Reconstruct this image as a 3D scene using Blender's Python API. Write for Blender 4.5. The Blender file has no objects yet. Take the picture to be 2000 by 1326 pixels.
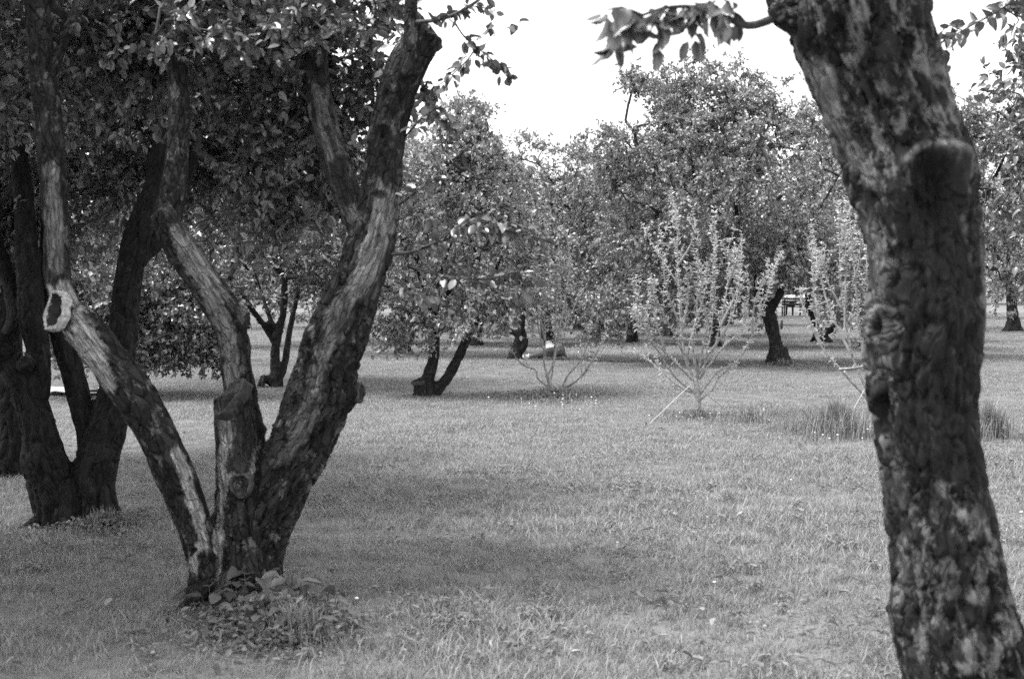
import bpy, math, random
import numpy as np
from mathutils import Vector

# ------------------------------------------------------------------ camera, sky, sun, exposure
S = bpy.context.scene
COL = S.collection
FPX = 2778.0                       # focal length in photo pixels (50 mm on 36 mm film)
PITCH = math.atan(108 / FPX)
CAMZ = 1.5
cam_d = bpy.data.cameras.new('camera')
cam = bpy.data.objects.new('camera', cam_d)
COL.objects.link(cam)
cam.location = (0, 0, CAMZ)
cam.rotation_euler = (math.pi / 2 - PITCH, 0, 0)
cam_d.lens = 50.0
cam_d.sensor_width = 36.0
cam_d.clip_start = 0.05
cam_d.clip_end = 2000
cam_d.dof.use_dof = True
cam_d.dof.focus_distance = 15.0
cam_d.dof.aperture_fstop = 5.0
S.camera = cam

W = bpy.data.worlds.new('World')
S.world = W
W.use_nodes = True
SUN_EL, SUN_AZ = math.radians(63), math.radians(-97)   # azimuth from +Y, clockwise positive
nt = W.node_tree
nt.nodes.clear()
n_out = nt.nodes.new('ShaderNodeOutputWorld')
n_bg = nt.nodes.new('ShaderNodeBackground')
n_sky = nt.nodes.new('ShaderNodeTexSky')
n_sky.sky_type = 'NISHITA'
n_sky.sun_disc = False
n_sky.sun_elevation = SUN_EL
n_sky.sun_rotation = SUN_AZ
n_sky.dust_density = 3.0
n_bw = nt.nodes.new('ShaderNodeRGBToBW')               # black-and-white film
nt.links.new(n_sky.outputs[0], n_bw.inputs[0])
n_tc = nt.nodes.new('ShaderNodeTexCoord')
n_mp = nt.nodes.new('ShaderNodeMapping')
n_mp.inputs['Scale'].default_value = (2.2, 2.2, 6.0)
n_no = nt.nodes.new('ShaderNodeTexNoise')
n_no.inputs['Scale'].default_value = 1.6
n_no.inputs['Detail'].default_value = 4
nt.links.new(n_tc.outputs['Generated'], n_mp.inputs[0])
nt.links.new(n_mp.outputs[0], n_no.inputs['Vector'])
n_mr = nt.nodes.new('ShaderNodeMapRange')              # thin bright cloud deck
n_mr.inputs['From Min'].default_value = 0.3
n_mr.inputs['From Max'].default_value = 0.7
n_mr.inputs['To Min'].default_value = 6.6
n_mr.inputs['To Max'].default_value = 8.4
nt.links.new(n_no.outputs[0], n_mr.inputs['Value'])
n_mx = nt.nodes.new('ShaderNodeMix')
n_mx.data_type = 'FLOAT'
n_mx.inputs[0].default_value = 0.85
nt.links.new(n_bw.outputs[0], n_mx.inputs[2])
nt.links.new(n_mr.outputs[0], n_mx.inputs[3])
nt.links.new(n_mx.outputs[0], n_bg.inputs[0])
n_bg.inputs[1].default_value = 0.10
nt.links.new(n_bg.outputs[0], n_out.inputs[0])

sun_d = bpy.data.lights.new('sun', 'SUN')
sun_d.energy = 2.7
sun_d.angle = math.radians(22)
sun = bpy.data.objects.new('sun', sun_d)
COL.objects.link(sun)
sv = Vector((math.sin(SUN_AZ) * math.cos(SUN_EL), math.cos(SUN_AZ) * math.cos(SUN_EL), math.sin(SUN_EL)))
sun.rotation_euler = sv.to_track_quat('Z', 'Y').to_euler()
sun.location = (-8, 5, 20)

S.view_settings.view_transform = 'Standard'
S.view_settings.look = 'None'
S.view_settings.exposure = 1.4
S.view_settings.gamma = 1.0
S.view_settings.use_curve_mapping = False
S.render.engine = 'CYCLES'
S.cycles.use_denoising = False
S.cycles.use_adaptive_sampling = True
S.cycles.adaptive_threshold = 0.028
S.cycles.max_bounces = 6
S.cycles.diffuse_bounces = 3
S.cycles.transparent_max_bounces = 4

# ------------------------------------------------------------------ helpers
FWD = np.array([0, math.cos(PITCH), -math.sin(PITCH)])
UP = np.array([0, math.sin(PITCH), math.cos(PITCH)])
RT = np.array([1.0, 0, 0])
CP = np.array([0, 0, CAMZ])


def at(px, py, d):
    return CP + d * (FWD + (px - 1000) / FPX * RT + (663 - py) / FPX * UP)


def proj(p):
    q = np.asarray(p) - CP
    d = q @ FWD
    d = np.where(np.abs(d) < 1e-3, 1e-3, d)
    return 1000 + FPX * (q @ RT) / d, 663 - FPX * (q @ UP) / d, d


def ground(px, py):
    v = FWD + (px - 1000) / FPX * RT + (663 - py) / FPX * UP
    t = -CAMZ / v[2]
    return CP + t * v, t


def bd(px, d):
    """ground point under pixel column px at depth d"""
    t = d
    y = (CAMZ / t - math.sin(PITCH)) / math.cos(PITCH)
    p = CP + t * (FWD + (px - 1000) / FPX * RT - y * UP)
    return np.array([p[0], p[1], 0.0])


_r = np.random.default_rng(5)
PERM = _r.permutation(256)
VAL = _r.random(256) * 2 - 1


def vnoise(p):
    p = np.asarray(p, dtype=float)
    i = np.floor(p).astype(int)
    f = p - i
    f = f * f * f * (f * (f * 6 - 15) + 10)
    out = 0
    for dx in (0, 1):
        wx = f[:, 0] if dx else 1 - f[:, 0]
        for dy in (0, 1):
            wy = f[:, 1] if dy else 1 - f[:, 1]
            for dz in (0, 1):
                wz = f[:, 2] if dz else 1 - f[:, 2]
                h = PERM[(PERM[(PERM[(i[:, 0] + dx) & 255] + i[:, 1] + dy) & 255] + i[:, 2] + dz) & 255]
                out = out + wx * wy * wz * VAL[h]
    return out


def fbm(p, o=3):
    a, s, t = 1.0, 0, 0
    for k in range(o):
        s = s + a * vnoise(np.asarray(p) * 2 ** k + 17.3 * k)
        t += a
        a *= 0.5
    return s / t


def unit(v):
    return v / np.maximum(np.linalg.norm(v, axis=-1, keepdims=True), 1e-9)


def mesh_np(name, verts, faces, attrs=None, smooth=True):
    """faces: list of int arrays (n,k)"""
    me = bpy.data.meshes.new(name)
    verts = np.asarray(verts, dtype=np.float32).reshape(-1, 3)
    faces = [np.asarray(f, dtype=np.int32) for f in faces if len(f)]
    me.vertices.add(len(verts))
    me.vertices.foreach_set('co', verts.ravel())
    tot = np.concatenate([np.full(len(f), f.shape[1], dtype=np.int32) for f in faces])
    loops = np.concatenate([f.ravel() for f in faces])
    st = np.concatenate([[0], np.cumsum(tot)[:-1]]).astype(np.int32)
    me.loops.add(len(loops))
    me.loops.foreach_set('vertex_index', loops)
    me.polygons.add(len(tot))
    me.polygons.foreach_set('loop_start', st)
    me.update(calc_edges=True)
    if attrs:
        for k, a in attrs.items():
            a = np.asarray(a, dtype=np.float32)
            if a.ndim == 1:
                at_ = me.attributes.new(k, 'FLOAT', 'POINT')
                at_.data.foreach_set('value', a)
            else:
                at_ = me.attributes.new(k, 'FLOAT_VECTOR', 'POINT')
                at_.data.foreach_set('vector', a.ravel())
    if smooth:
        me.polygons.foreach_set('use_smooth', np.ones(len(tot), dtype=bool))
    me.validate()
    return me


def obj(name, me, mat=None, parent=None):
    o = bpy.data.objects.new(name, me)
    COL.objects.link(o)
    if mat is not None and me is not None:
        if not me.materials:
            for m in (mat if isinstance(mat, (list, tuple)) else [mat]):
                me.materials.append(m)
    if parent is not None:
        o.parent = parent
        o.matrix_parent_inverse.identity()
        # meshes are written in world space: undo the parent's place
        o.location = -parent.location
    return o


def thing(name, label, cat, loc, group=None):
    o = bpy.data.objects.new(name, None)
    COL.objects.link(o)
    o.location = Vector([float(v) for v in loc])
    o.empty_display_size = 0.2
    tag(o, label, cat, group)
    return o


def tag(o, label=None, cat=None, group=None, kind=None):
    if label:
        o['label'] = label
    if cat:
        o['category'] = cat
    if group:
        o['group'] = group
    if kind:
        o['kind'] = kind
    return o


def catmull(pts, rad, step):
    pts = np.asarray(pts, float)
    rad = np.asarray(rad, float)
    n = len(pts)
    P = np.vstack([2 * pts[0] - pts[1], pts, 2 * pts[-1] - pts[-2]])
    R = np.concatenate([[rad[0]], rad, [rad[-1]]])
    op, orr = [], []
    for i in range(n - 1):
        L = np.linalg.norm(pts[i + 1] - pts[i])
        k = max(2, int(L / step))
        t = np.linspace(0, 1, k, endpoint=False)[:, None]
        a, b, c, d = P[i], P[i + 1], P[i + 2], P[i + 3]
        op.append(0.5 * (2 * b + (c - a) * t + (2 * a - 5 * b + 4 * c - d) * t ** 2 + (3 * b - a - 3 * c + d) * t ** 3))
        tt = t[:, 0]
        ss = tt * tt * (3 - 2 * tt)
        orr.append(R[i + 1] * (1 - ss) + R[i + 2] * ss)
    op.append(pts[-1:])
    orr.append(rad[-1:])
    return np.vstack(op), np.concatenate(orr)


def frames(p):
    t = np.gradient(p, axis=0)
    t = unit(t)
    n = np.zeros_like(p)
    ref = np.array([0, -1.0, 0.02]) if abs(t[0] @ np.array([0, -1.0, 0])) < 0.9 else np.array([1.0, 0, 0])
    v = ref - t[0] * (ref @ t[0])
    n[0] = v / np.linalg.norm(v)
    for i in range(1, len(p)):
        v = n[i - 1] - t[i] * (n[i - 1] @ t[i])
        n[i] = v / np.linalg.norm(v)
    b = np.cross(t, n)
    return t, n, b


def tube(p, r, k=8, cap=True):
    t, n, b = frames(p)
    m = len(p)
    a = np.linspace(0, 2 * math.pi, k, endpoint=False)
    v = p[:, None, :] + r[:, None, None] * (np.cos(a)[None, :, None] * n[:, None, :] + np.sin(a)[None, :, None] * b[:, None, :])
    v = v.reshape(-1, 3)
    i = np.arange(m - 1)[:, None] * k
    j = np.arange(k)[None, :]
    j2 = (j + 1) % k
    f = np.stack([i + j, i + j2, i + k + j2, i + k + j], -1).reshape(-1, 4)
    fs = [f]
    if cap:
        v = np.vstack([v, p[:1], p[-1:]])
        c0, c1 = m * k, m * k + 1
        jj = np.arange(k)
        fs.append(np.stack([np.full(k, c0), (jj + 1) % k, jj], -1))
        fs.append(np.stack([np.full(k, c1), (m - 1) * k + jj, (m - 1) * k + (jj + 1) % k], -1))
    return v, fs


class MB:
    def __init__(s):
        s.v, s.q, s.t, s.n = [], [], [], 0

    def add(s, v, fs):
        s.v.append(np.asarray(v, float))
        for f in fs:
            f = np.asarray(f)
            if len(f):
                (s.q if f.shape[1] == 4 else s.t).append(f + s.n)
        s.n += len(v)

    def tube(s, p, r, k=5, cap=False):
        p = np.asarray(p, float)
        r = np.asarray(r, float)
        s.add(*tube(p, r, k, cap))

    def box(s, c, sx, sy, sz, rot=None):
        q = np.array([[x, y, z] for z in (-.5, .5) for y in (-.5, .5) for x in (-.5, .5)]) * [sx, sy, sz]
        if rot is not None:
            q = q @ np.asarray(rot).T
        f = np.array([[0, 2, 3, 1], [4, 5, 7, 6], [0, 1, 5, 4], [2, 6, 7, 3], [0, 4, 6, 2], [1, 3, 7, 5]])
        s.add(q + np.asarray(c), [f])

    def mesh(s, name, attrs=None, smooth=True):
        fs = []
        if s.q:
            fs.append(np.vstack(s.q))
        if s.t:
            fs.append(np.vstack(s.t))
        return mesh_np(name, np.vstack(s.v), fs, attrs, smooth)


# ------------------------------------------------------------------ materials
def newmat(name):
    m = bpy.data.materials.new(name)
    m.use_nodes = True
    n = m.node_tree
    n.nodes.clear()
    o = n.nodes.new('ShaderNodeOutputMaterial')
    b = n.nodes.new('ShaderNodeBsdfPrincipled')
    n.links.new(b.outputs[0], o.inputs[0])
    return m, n, b, o


def grey(v):
    return (v, v, v, 1)


def node(n, t, **kw):
    q = n.nodes.new(t)
    for k, v in kw.items():
        if k in q.inputs:
            q.inputs[k].default_value = v
        else:
            setattr(q, k, v)
    return q


def ramp(n, src, stops):
    r = n.nodes.new('ShaderNodeValToRGB')
    e = r.color_ramp.elements
    while len(e) < len(stops):
        e.new(0.5)
    for i, (p, v) in enumerate(stops):
        e[i].position = p
        e[i].color = grey(v)
    n.links.new(src, r.inputs[0])
    return r.outputs[0]


def mixc(n, fac, a, b):
    m = n.nodes.new('ShaderNodeMix')
    m.data_type = 'RGBA'
    for src, i in ((fac, 0), (a, 6), (b, 7)):
        if isinstance(src, (int, float)):
            m.inputs[i].default_value = src if i == 0 else grey(src)
        else:
            n.links.new(src, m.inputs[i])
    return m.outputs[2]


def mathn(n, op, a, b=0.0):
    m = n.nodes.new('ShaderNodeMath')
    m.operation = op
    for s_, i in ((a, 0), (b, 1)):
        if isinstance(s_, (int, float)):
            m.inputs[i].default_value = s_
        else:
            n.links.new(s_, m.inputs[i])
    return m.outputs[0]


def attr(n, name):
    a = n.nodes.new('ShaderNodeAttribute')
    a.attribute_name = name
    return a


def bark_mat(name, lo, hi, lichen, lich_v=0.26, scale=1.0, bump=0.012, crackmix=0.75, mottle=0.45, lscale=11.0):
    m, n, b, o = newmat(name)
    bc = attr(n, 'bc').outputs['Vector']
    mp = node(n, 'ShaderNodeMapping')
    mp.inputs['Scale'].default_value = (scale, scale, scale * 0.40)
    n.links.new(bc, mp.inputs[0])
    n1 = node(n, 'ShaderNodeTexNoise', Scale=38.0, Detail=5.0, Roughness=0.65)
    n2 = node(n, 'ShaderNodeTexNoise', Scale=9.0, Detail=4.0, Roughness=0.6)
    v1 = node(n, 'ShaderNodeTexVoronoi', Scale=30.0)
    v1.feature = 'DISTANCE_TO_EDGE'
    n.links.new(mp.outputs[0], n1.inputs['Vector'])
    n.links.new(mp.outputs[0], n2.inputs['Vector'])
    # warp the plates
    wa = node(n, 'ShaderNodeVectorMath', operation='MULTIPLY_ADD')
    n.links.new(n2.outputs['Color'], wa.inputs[0])
    wa.inputs[1].default_value = (0.10, 0.10, 0.10)
    n.links.new(mp.outputs[0], wa.inputs[2])
    n.links.new(wa.outputs[0], v1.inputs['Vector'])
    pl = ramp(n, v1.outputs['Distance'], [(0.0, 0.0), (0.16, 1.0)])
    c = ramp(n, n1.outputs[0], [(0.32, lo), (0.72, hi)])
    c = mixc(n, mathn(n, 'MULTIPLY_ADD', pl, 0.55), lo * 0.6, c) if False else c
    crack = mixc(n, pl, lo * 0.5, c)  # plate gaps darkened in the colour, as shade sinking into the cracks
    c = mixc(n, crackmix, c, crack)
    v2 = node(n, 'ShaderNodeTexVoronoi', Scale=30.0)
    n.links.new(wa.outputs[0], v2.inputs['Vector'])
    sx = n.nodes.new('ShaderNodeSeparateColor')
    n.links.new(v2.outputs['Color'], sx.inputs[0])
    c = mixc(n, ramp(n, sx.outputs[0], [(0.25, 0.0), (0.9, mottle)]), c, hi * 1.5)
    # lichen and moss patches
    n3 = node(n, 'ShaderNodeTexNoise', Scale=lscale, Detail=5.0, Roughness=0.68)
    mp3 = node(n, 'ShaderNodeMapping')
    mp3.inputs['Scale'].default_value = (scale, scale, scale * 0.6)
    n.links.new(bc, mp3.inputs[0])
    n.links.new(mp3.outputs[0], n3.inputs['Vector'])
    lf = ramp(n, n3.outputs[0], [(0.60 - lichen, 0.0), (0.68 - lichen, 1.0)])
    lc = ramp(n, n1.outputs[0], [(0.3, lich_v * 0.45), (0.7, lich_v)])
    c = mixc(n, mathn(n, 'MULTIPLY', lf, 0.8), c, lc)
    # bare weathered wood, also the light painted on one shaded limb
    mpw = node(n, 'ShaderNodeMapping')
    mpw.inputs['Scale'].default_value = (1, 1, 0.16)
    n.links.new(bc, mpw.inputs[0])
    nw = node(n, 'ShaderNodeTexNoise', Scale=70.0, Detail=4.0, Roughness=0.6)
    n.links.new(mpw.outputs[0], nw.inputs['Vector'])
    wood = ramp(n, nw.outputs[0], [(0.3, 0.06), (0.5, 0.27), (0.7, 0.52)])
    c = mixc(n, attr(n, 'bare').outputs['Fac'], c, wood)
    c = mixc(n, attr(n, 'rot').outputs['Fac'], c, 0.012)  # rot and stain, with the painted underside shade of one limb
    n.links.new(c, b.inputs['Base Color'])
    b.inputs['Roughness'].default_value = 0.85
    b.inputs['Specular IOR Level'].default_value = 0.25
    h = mathn(n, 'ADD', mathn(n, 'MULTIPLY', n1.outputs[0], 0.6), mathn(n, 'MULTIPLY', pl, 0.6))
    bp = node(n, 'ShaderNodeBump', Strength=0.8, Distance=bump)
    n.links.new(h, bp.inputs['Height'])
    n.links.new(bp.outputs[0], b.inputs['Normal'])
    return m


def leaf_mat(name, lo, hi, under, trans=0.22, spec=0.4, rough=0.42):
    m, n, b, o = newmat(name)
    rn = attr(n, 'rnd').outputs['Fac']
    oi = n.nodes.new('ShaderNodeObjectInfo')
    rr = mathn(n, 'FRACT', mathn(n, 'ADD', rn, mathn(n, 'MULTIPLY', oi.outputs['Random'], 1.0)))
    c = ramp(n, rr, [(0.0, lo), (1.0, hi)])
    g = n.nodes.new('ShaderNodeNewGeometry')
    c = mixc(n, g.outputs['Backfacing'], c, under)
    n.links.new(c, b.inputs['Base Color'])
    b.inputs['Roughness'].default_value = rough
    b.inputs['Specular IOR Level'].default_value = spec
    tr = n.nodes.new('ShaderNodeBsdfTranslucent')
    n.links.new(c, tr.inputs[0])
    ms = n.nodes.new('ShaderNodeMixShader')
    ms.inputs[0].default_value = trans
    n.links.new(b.outputs[0], ms.inputs[1])
    n.links.new(tr.outputs[0], ms.inputs[2])
    n.links.new(ms.outputs[0], o.inputs[0])
    return m


def plain(name, v, rough=0.7, spec=0.3, var=0.25, scale=30):
    m, n, b, o = newmat(name)
    no = node(n, 'ShaderNodeTexNoise', Scale=float(scale), Detail=4.0)
    tc = n.nodes.new('ShaderNodeTexCoord')
    n.links.new(tc.outputs['Object'], no.inputs['Vector'])
    n.links.new(ramp(n, no.outputs[0], [(0.3, v * (1 - var)), (0.7, min(0.9, v * (1 + var)))]), b.inputs['Base Color'])
    b.inputs['Roughness'].default_value = rough
    b.inputs['Specular IOR Level'].default_value = spec
    return m


M_BARK = bark_mat('old_apple_bark', 0.003, 0.030, 0.045, 0.2, bump=0.03, crackmix=0.9, mottle=0.6, lscale=17.0)
M_BARK_R = bark_mat('mottled_apple_bark', 0.002, 0.022, 0.095, 0.24, scale=0.8, bump=0.024, crackmix=0.95, mottle=0.7, lscale=24.0)
M_BARK_D = bark_mat('dark_apple_bark', 0.003, 0.018, 0.01, 0.05)
M_BARK_FAR = bark_mat('far_apple_bark', 0.007, 0.035, -0.02, 0.08)
M_TWIG = plain('twig_bark', 0.05, var=0.5)
M_TWIG_PALE = plain('young_bark', 0.25, var=0.45)
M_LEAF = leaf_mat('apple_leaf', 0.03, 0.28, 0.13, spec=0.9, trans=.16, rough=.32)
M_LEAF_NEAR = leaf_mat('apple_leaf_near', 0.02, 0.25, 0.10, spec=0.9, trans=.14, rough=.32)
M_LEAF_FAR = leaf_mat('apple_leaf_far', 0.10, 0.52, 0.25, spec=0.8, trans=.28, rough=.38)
M_LEAF_YOUNG = leaf_mat('young_leaf', 0.42, 0.6, 0.55, trans=0.3)
M_WEED = leaf_mat('weed_leaf', 0.08, 0.22, 0.2, trans=0.25)
M_HOSTA = leaf_mat('broad_leaf', 0.05, 0.12, 0.10, trans=0.2)
M_CUT = plain('sawn_wood', 0.03, var=0.6, scale=40)
M_CALLUS = plain('callus_wood', 0.36, var=0.5, scale=60)
M_LIP = plain('bark_lip', 0.045, var=0.7, scale=50)
M_ROT = plain('rotted_wood', 0.014, var=0.5)
M_WHITE = plain('white_cloth', 0.78, var=0.05)
M_DARKCLOTH = plain('dark_cloth', 0.03)
M_GREYCLOTH = plain('grey_cloth', 0.13)
M_SKIN = plain('skin', 0.38, var=0.05)
M_HAIR = plain('hair', 0.03)
M_BENCH = plain('bench_timber', 0.04)
M_BENCH_PALE = plain('worn_timber', 0.22)
M_ROPE = plain('pale_strap', 0.45, var=0.1)
M_FLOWER = plain('white_flower', 0.7, var=0.1)


def grass_mat():
    m, n, b, o = newmat('grass_blade')
    g = n.nodes.new('ShaderNodeNewGeometry')
    n1 = node(n, 'ShaderNodeTexNoise', Scale=2.4, Detail=6.0, Roughness=0.75)
    n2 = node(n, 'ShaderNodeTexNoise', Scale=11.0, Detail=3.0)
    n.links.new(g.outputs['Position'], n1.inputs['Vector'])
    n.links.new(g.outputs['Position'], n2.inputs['Vector'])
    rn = attr(n, 'rnd').outputs['Fac']
    s = mathn(n, 'ADD', mathn(n, 'MULTIPLY', n1.outputs[0], 0.75), mathn(n, 'MULTIPLY', n2.outputs[0], 0.5))
    s = mathn(n, 'SUBTRACT', mathn(n, 'ADD', s, mathn(n, 'MULTIPLY', rn, 0.35)), 0.2)
    c = ramp(n, s, [(0.25, 0.13), (0.60, 0.26), (0.95, 0.42)])
    n.links.new(c, b.inputs['Base Color'])
    b.inputs['Roughness'].default_value = 0.5
    b.inputs['Specular IOR Level'].default_value = 0.35
    tr = n.nodes.new('ShaderNodeBsdfTranslucent')
    n.links.new(c, tr.inputs[0])
    ms = n.nodes.new('ShaderNodeMixShader')
    ms.inputs[0].default_value = 0.3
    n.links.new(b.outputs[0], ms.inputs[1])
    n.links.new(tr.outputs[0], ms.inputs[2])
    n.links.new(ms.outputs[0], o.inputs[0])
    return m


def lawn_mat():
    m, n, b, o = newmat('lawn_turf')
    g = n.nodes.new('ShaderNodeNewGeometry')
    n1 = node(n, 'ShaderNodeTexNoise', Scale=0.9, Detail=6.0, Roughness=0.65)
    n2 = node(n, 'ShaderNodeTexNoise', Scale=30.0, Detail=4.0, Roughness=0.7)
    n.links.new(g.outputs['Position'], n1.inputs['Vector'])
    n.links.new(g.outputs['Position'], n2.inputs['Vector'])
    s = mathn(n, 'ADD', mathn(n, 'MULTIPLY', n1.outputs[0], 0.5), mathn(n, 'MULTIPLY', n2.outputs[0], 0.5))
    n.links.new(ramp(n, s, [(0.3, 0.10), (0.7, 0.24)]), b.inputs['Base Color'])
    b.inputs['Roughness'].default_value = 0.9
    b.inputs['Specular IOR Level'].default_value = 0.1
    bp = node(n, 'ShaderNodeBump', Strength=0.8, Distance=0.03)
    n.links.new(n2.outputs[0], bp.inputs['Height'])
    n.links.new(bp.outputs[0], b.inputs['Normal'])
    return m


M_GRASS = grass_mat()
M_LAWN = lawn_mat()
M_CLOVER = leaf_mat('clover_leaf', 0.12, 0.28, 0.2, trans=.25)
M_TALL = leaf_mat('tall_grass_blade', 0.10, 0.32, 0.25, trans=0.2)

# ------------------------------------------------------------------ the lawn


def gz(x, y):
    p = np.stack([np.asarray(x) * 0.35, np.asarray(y) * 0.35, np.zeros_like(np.asarray(x, float))], -1)
    f = np.clip((np.hypot(x, y) - 60) / 60, 0, 1)
    return 0.035 * fbm(p, 2) * (1 - f)


def build_lawn():
    xs = np.concatenate([-np.geomspace(600, 32, 10), np.linspace(-30, 30, 121), np.geomspace(32, 600, 10)])
    ys = np.concatenate([-np.geomspace(300, 6, 10), np.linspace(-5, 75, 161), np.geomspace(78, 1200, 14)])
    X, Y = np.meshgrid(xs, ys)
    Z = gz(X.ravel(), Y.ravel())
    v = np.stack([X.ravel(), Y.ravel(), Z], -1)
    nx = len(xs)
    i, j = np.meshgrid(np.arange(len(ys) - 1), np.arange(nx - 1), indexing='ij')
    a = (i * nx + j).ravel()
    f = np.stack([a, a + 1, a + nx + 1, a + nx], -1)
    o = obj('lawn', mesh_np('lawn', v, [f]), M_LAWN)
    tag(o, kind='structure')


build_lawn()


# ------------------------------------------------------------------ leaves
def leaf_template(lod):
    if lod == 0:
        t = np.array([0, .22, .5, .8, 1.0])
        w = np.array([0, .27, .33, .20, 0])
        z = -0.28 * t ** 2
        mid = np.stack([t, 0 * t, z], -1)
        L = np.stack([t[1:4], w[1:4], z[1:4] + 0.10], -1)
        R = np.stack([t[1:4], -w[1:4], z[1:4] + 0.13], -1)
        v = np.vstack([mid, L, R])
        q = np.array([[1, 2, 6, 5], [2, 3, 7, 6], [2, 1, 8, 9], [3, 2, 9, 10]])
        tr = np.array([[0, 1, 5], [3, 4, 7], [1, 0, 8], [4, 3, 10]])
        return v, q, tr
    if lod == 1:
        v = np.array([[0, 0, 0], [.28, .28, .05], [.68, .26, -.02], [1, 0, -.2], [.68, -.26, .0], [.28, -.28, .07]])
        return v, np.array([[0, 3, 2, 1], [0, 5, 4, 3]]), np.zeros((0, 3), int)
    v = np.array([[0, 0, 0], [.45, .33, .07], [1, 0, -.12], [.45, -.33, .07]])
    return v, np.zeros((0, 4), int), np.array([[0, 2, 1], [0, 3, 2]])


def leaf_basis(dr, nr):
    x = unit(dr)
    z = unit(nr - x * np.sum(nr * x, -1, keepdims=True))
    y = np.cross(z, x)
    return x, y, z


def leaves_mesh(name, pos, dr, nr, size, lod, rng, width=1.0):
    T, q, t = leaf_template(lod)
    x, y, z = leaf_basis(dr, nr)
    curl = rng.uniform(0.3, 2.2, len(pos))
    w = rng.uniform(0.8, 1.15, len(pos)) * width
    V = (pos[:, None, :] + size[:, None, None] * (T[None, :, 0:1] * x[:, None, :] + w[:, None, None] * T[None, :, 1:2] * y[:, None, :]
         + curl[:, None, None] * T[None, :, 2:3] * z[:, None, :]))
    k = len(T)
    off = (np.arange(len(pos)) * k)[:, None, None]
    fs = [(q[None] + off).reshape(-1, 4)] if len(q) else []
    if len(t):
        fs.append((t[None] + off).reshape(-1, 3))
    rnd = np.repeat(rng.random(len(pos)), k)
    return mesh_np(name, V.reshape(-1, 3), fs, {'rnd': rnd}, smooth=True)


LEAF_PROTO = []


def leaf_protos(mat, n=6, width=1.0, seed=3):
    rng = np.random.default_rng(seed)
    out = []
    for i in range(n):
        me = leaves_mesh('leaf', np.zeros((1, 3)), np.array([[1., 0, 0]]), np.array([[0, 0, 1.]]), np.ones(1), 0, rng, width)
        me.materials.append(mat)
        out.append(me)
    return out


def leaf_objects(parent, pos, dr, nr, size, protos, name='leaf'):
    x, y, z = leaf_basis(dr, nr)
    from mathutils import Matrix
    pl = np.array(parent.location)
    for i in range(len(pos)):
        o = bpy.data.objects.new(name, protos[i % len(protos)])
        s = size[i]
        M = Matrix((
            (x[i, 0] * s, y[i, 0] * s, z[i, 0] * s, pos[i, 0] - pl[0]),
            (x[i, 1] * s, y[i, 1] * s, z[i, 1] * s, pos[i, 1] - pl[1]),
            (x[i, 2] * s, y[i, 2] * s, z[i, 2] * s, pos[i, 2] - pl[2]),
            (0, 0, 0, 1)))
        o.parent = parent
        o.matrix_local = M
        COL.objects.link(o)


def grow(rng, skel, ells, n, shell=0.45, zmin=0.5):
    """branch nodes inside the ellipsoids, each joined to the nearest one nearer the wood"""
    vol = np.array([np.prod(e[1]) ** 0.55 for e in ells])
    pick = rng.choice(len(ells), n, p=vol / vol.sum())
    u = unit(rng.normal(size=(n, 3)))
    rr = rng.random(n) ** shell
    C = np.array([e[0] for e in ells])[pick]
    R = np.array([e[1] for e in ells])[pick]
    p = C + u * rr[:, None] * R
    p = p[p[:, 2] > zmin]
    sk = np.asarray(skel)
    d0 = np.min(np.linalg.norm(p[:, None] - sk[None], axis=2), axis=1)
    p = p[np.argsort(d0)]
    pos = [*sk]
    depth = [0.0] * len(sk)
    par = [-1] * len(sk)
    A = np.zeros((len(sk) + len(p), 3))
    A[:len(sk)] = sk
    D = np.zeros(len(A))
    m = len(sk)
    for q in p:
        dist = np.linalg.norm(A[:m] - q, axis=1)
        j = int(np.argmin(dist + 0.25 * D[:m]))
        A[m] = q
        D[m] = D[j] + dist[j]
        par.append(j)
        m += 1
    par = np.array(par)
    cnt = np.ones(m)
    for i in range(m - 1, len(sk) - 1, -1):
        if par[i] >= 0:
            cnt[par[i]] += cnt[i]
    return A[:m], par, cnt, len(sk)


def branch_wood(mb, rng, A, par, cnt, ns, rtip=0.006, k=5, rmax=0.06):
    rad = np.minimum(rtip * cnt ** 0.48, rmax)
    for i in range(ns, len(A)):
        a, b = A[par[i]], A[i]
        L = np.linalg.norm(b - a)
        off = rng.normal(size=3) * 0.10 * L
        off2 = rng.normal(size=3) * 0.06 * L
        p = np.array([a, a + (b - a) * .35 + off + [0, 0, .05 * L], a + (b - a) * .7 + off * 0.6 + off2 + [0, 0, .05 * L], b])
        r0 = min(rad[i] * 1.25, rad[par[i]] if par[i] >= ns else 9)
        mb.tube(p, np.linspace(r0, rad[i], 4), k)


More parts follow.
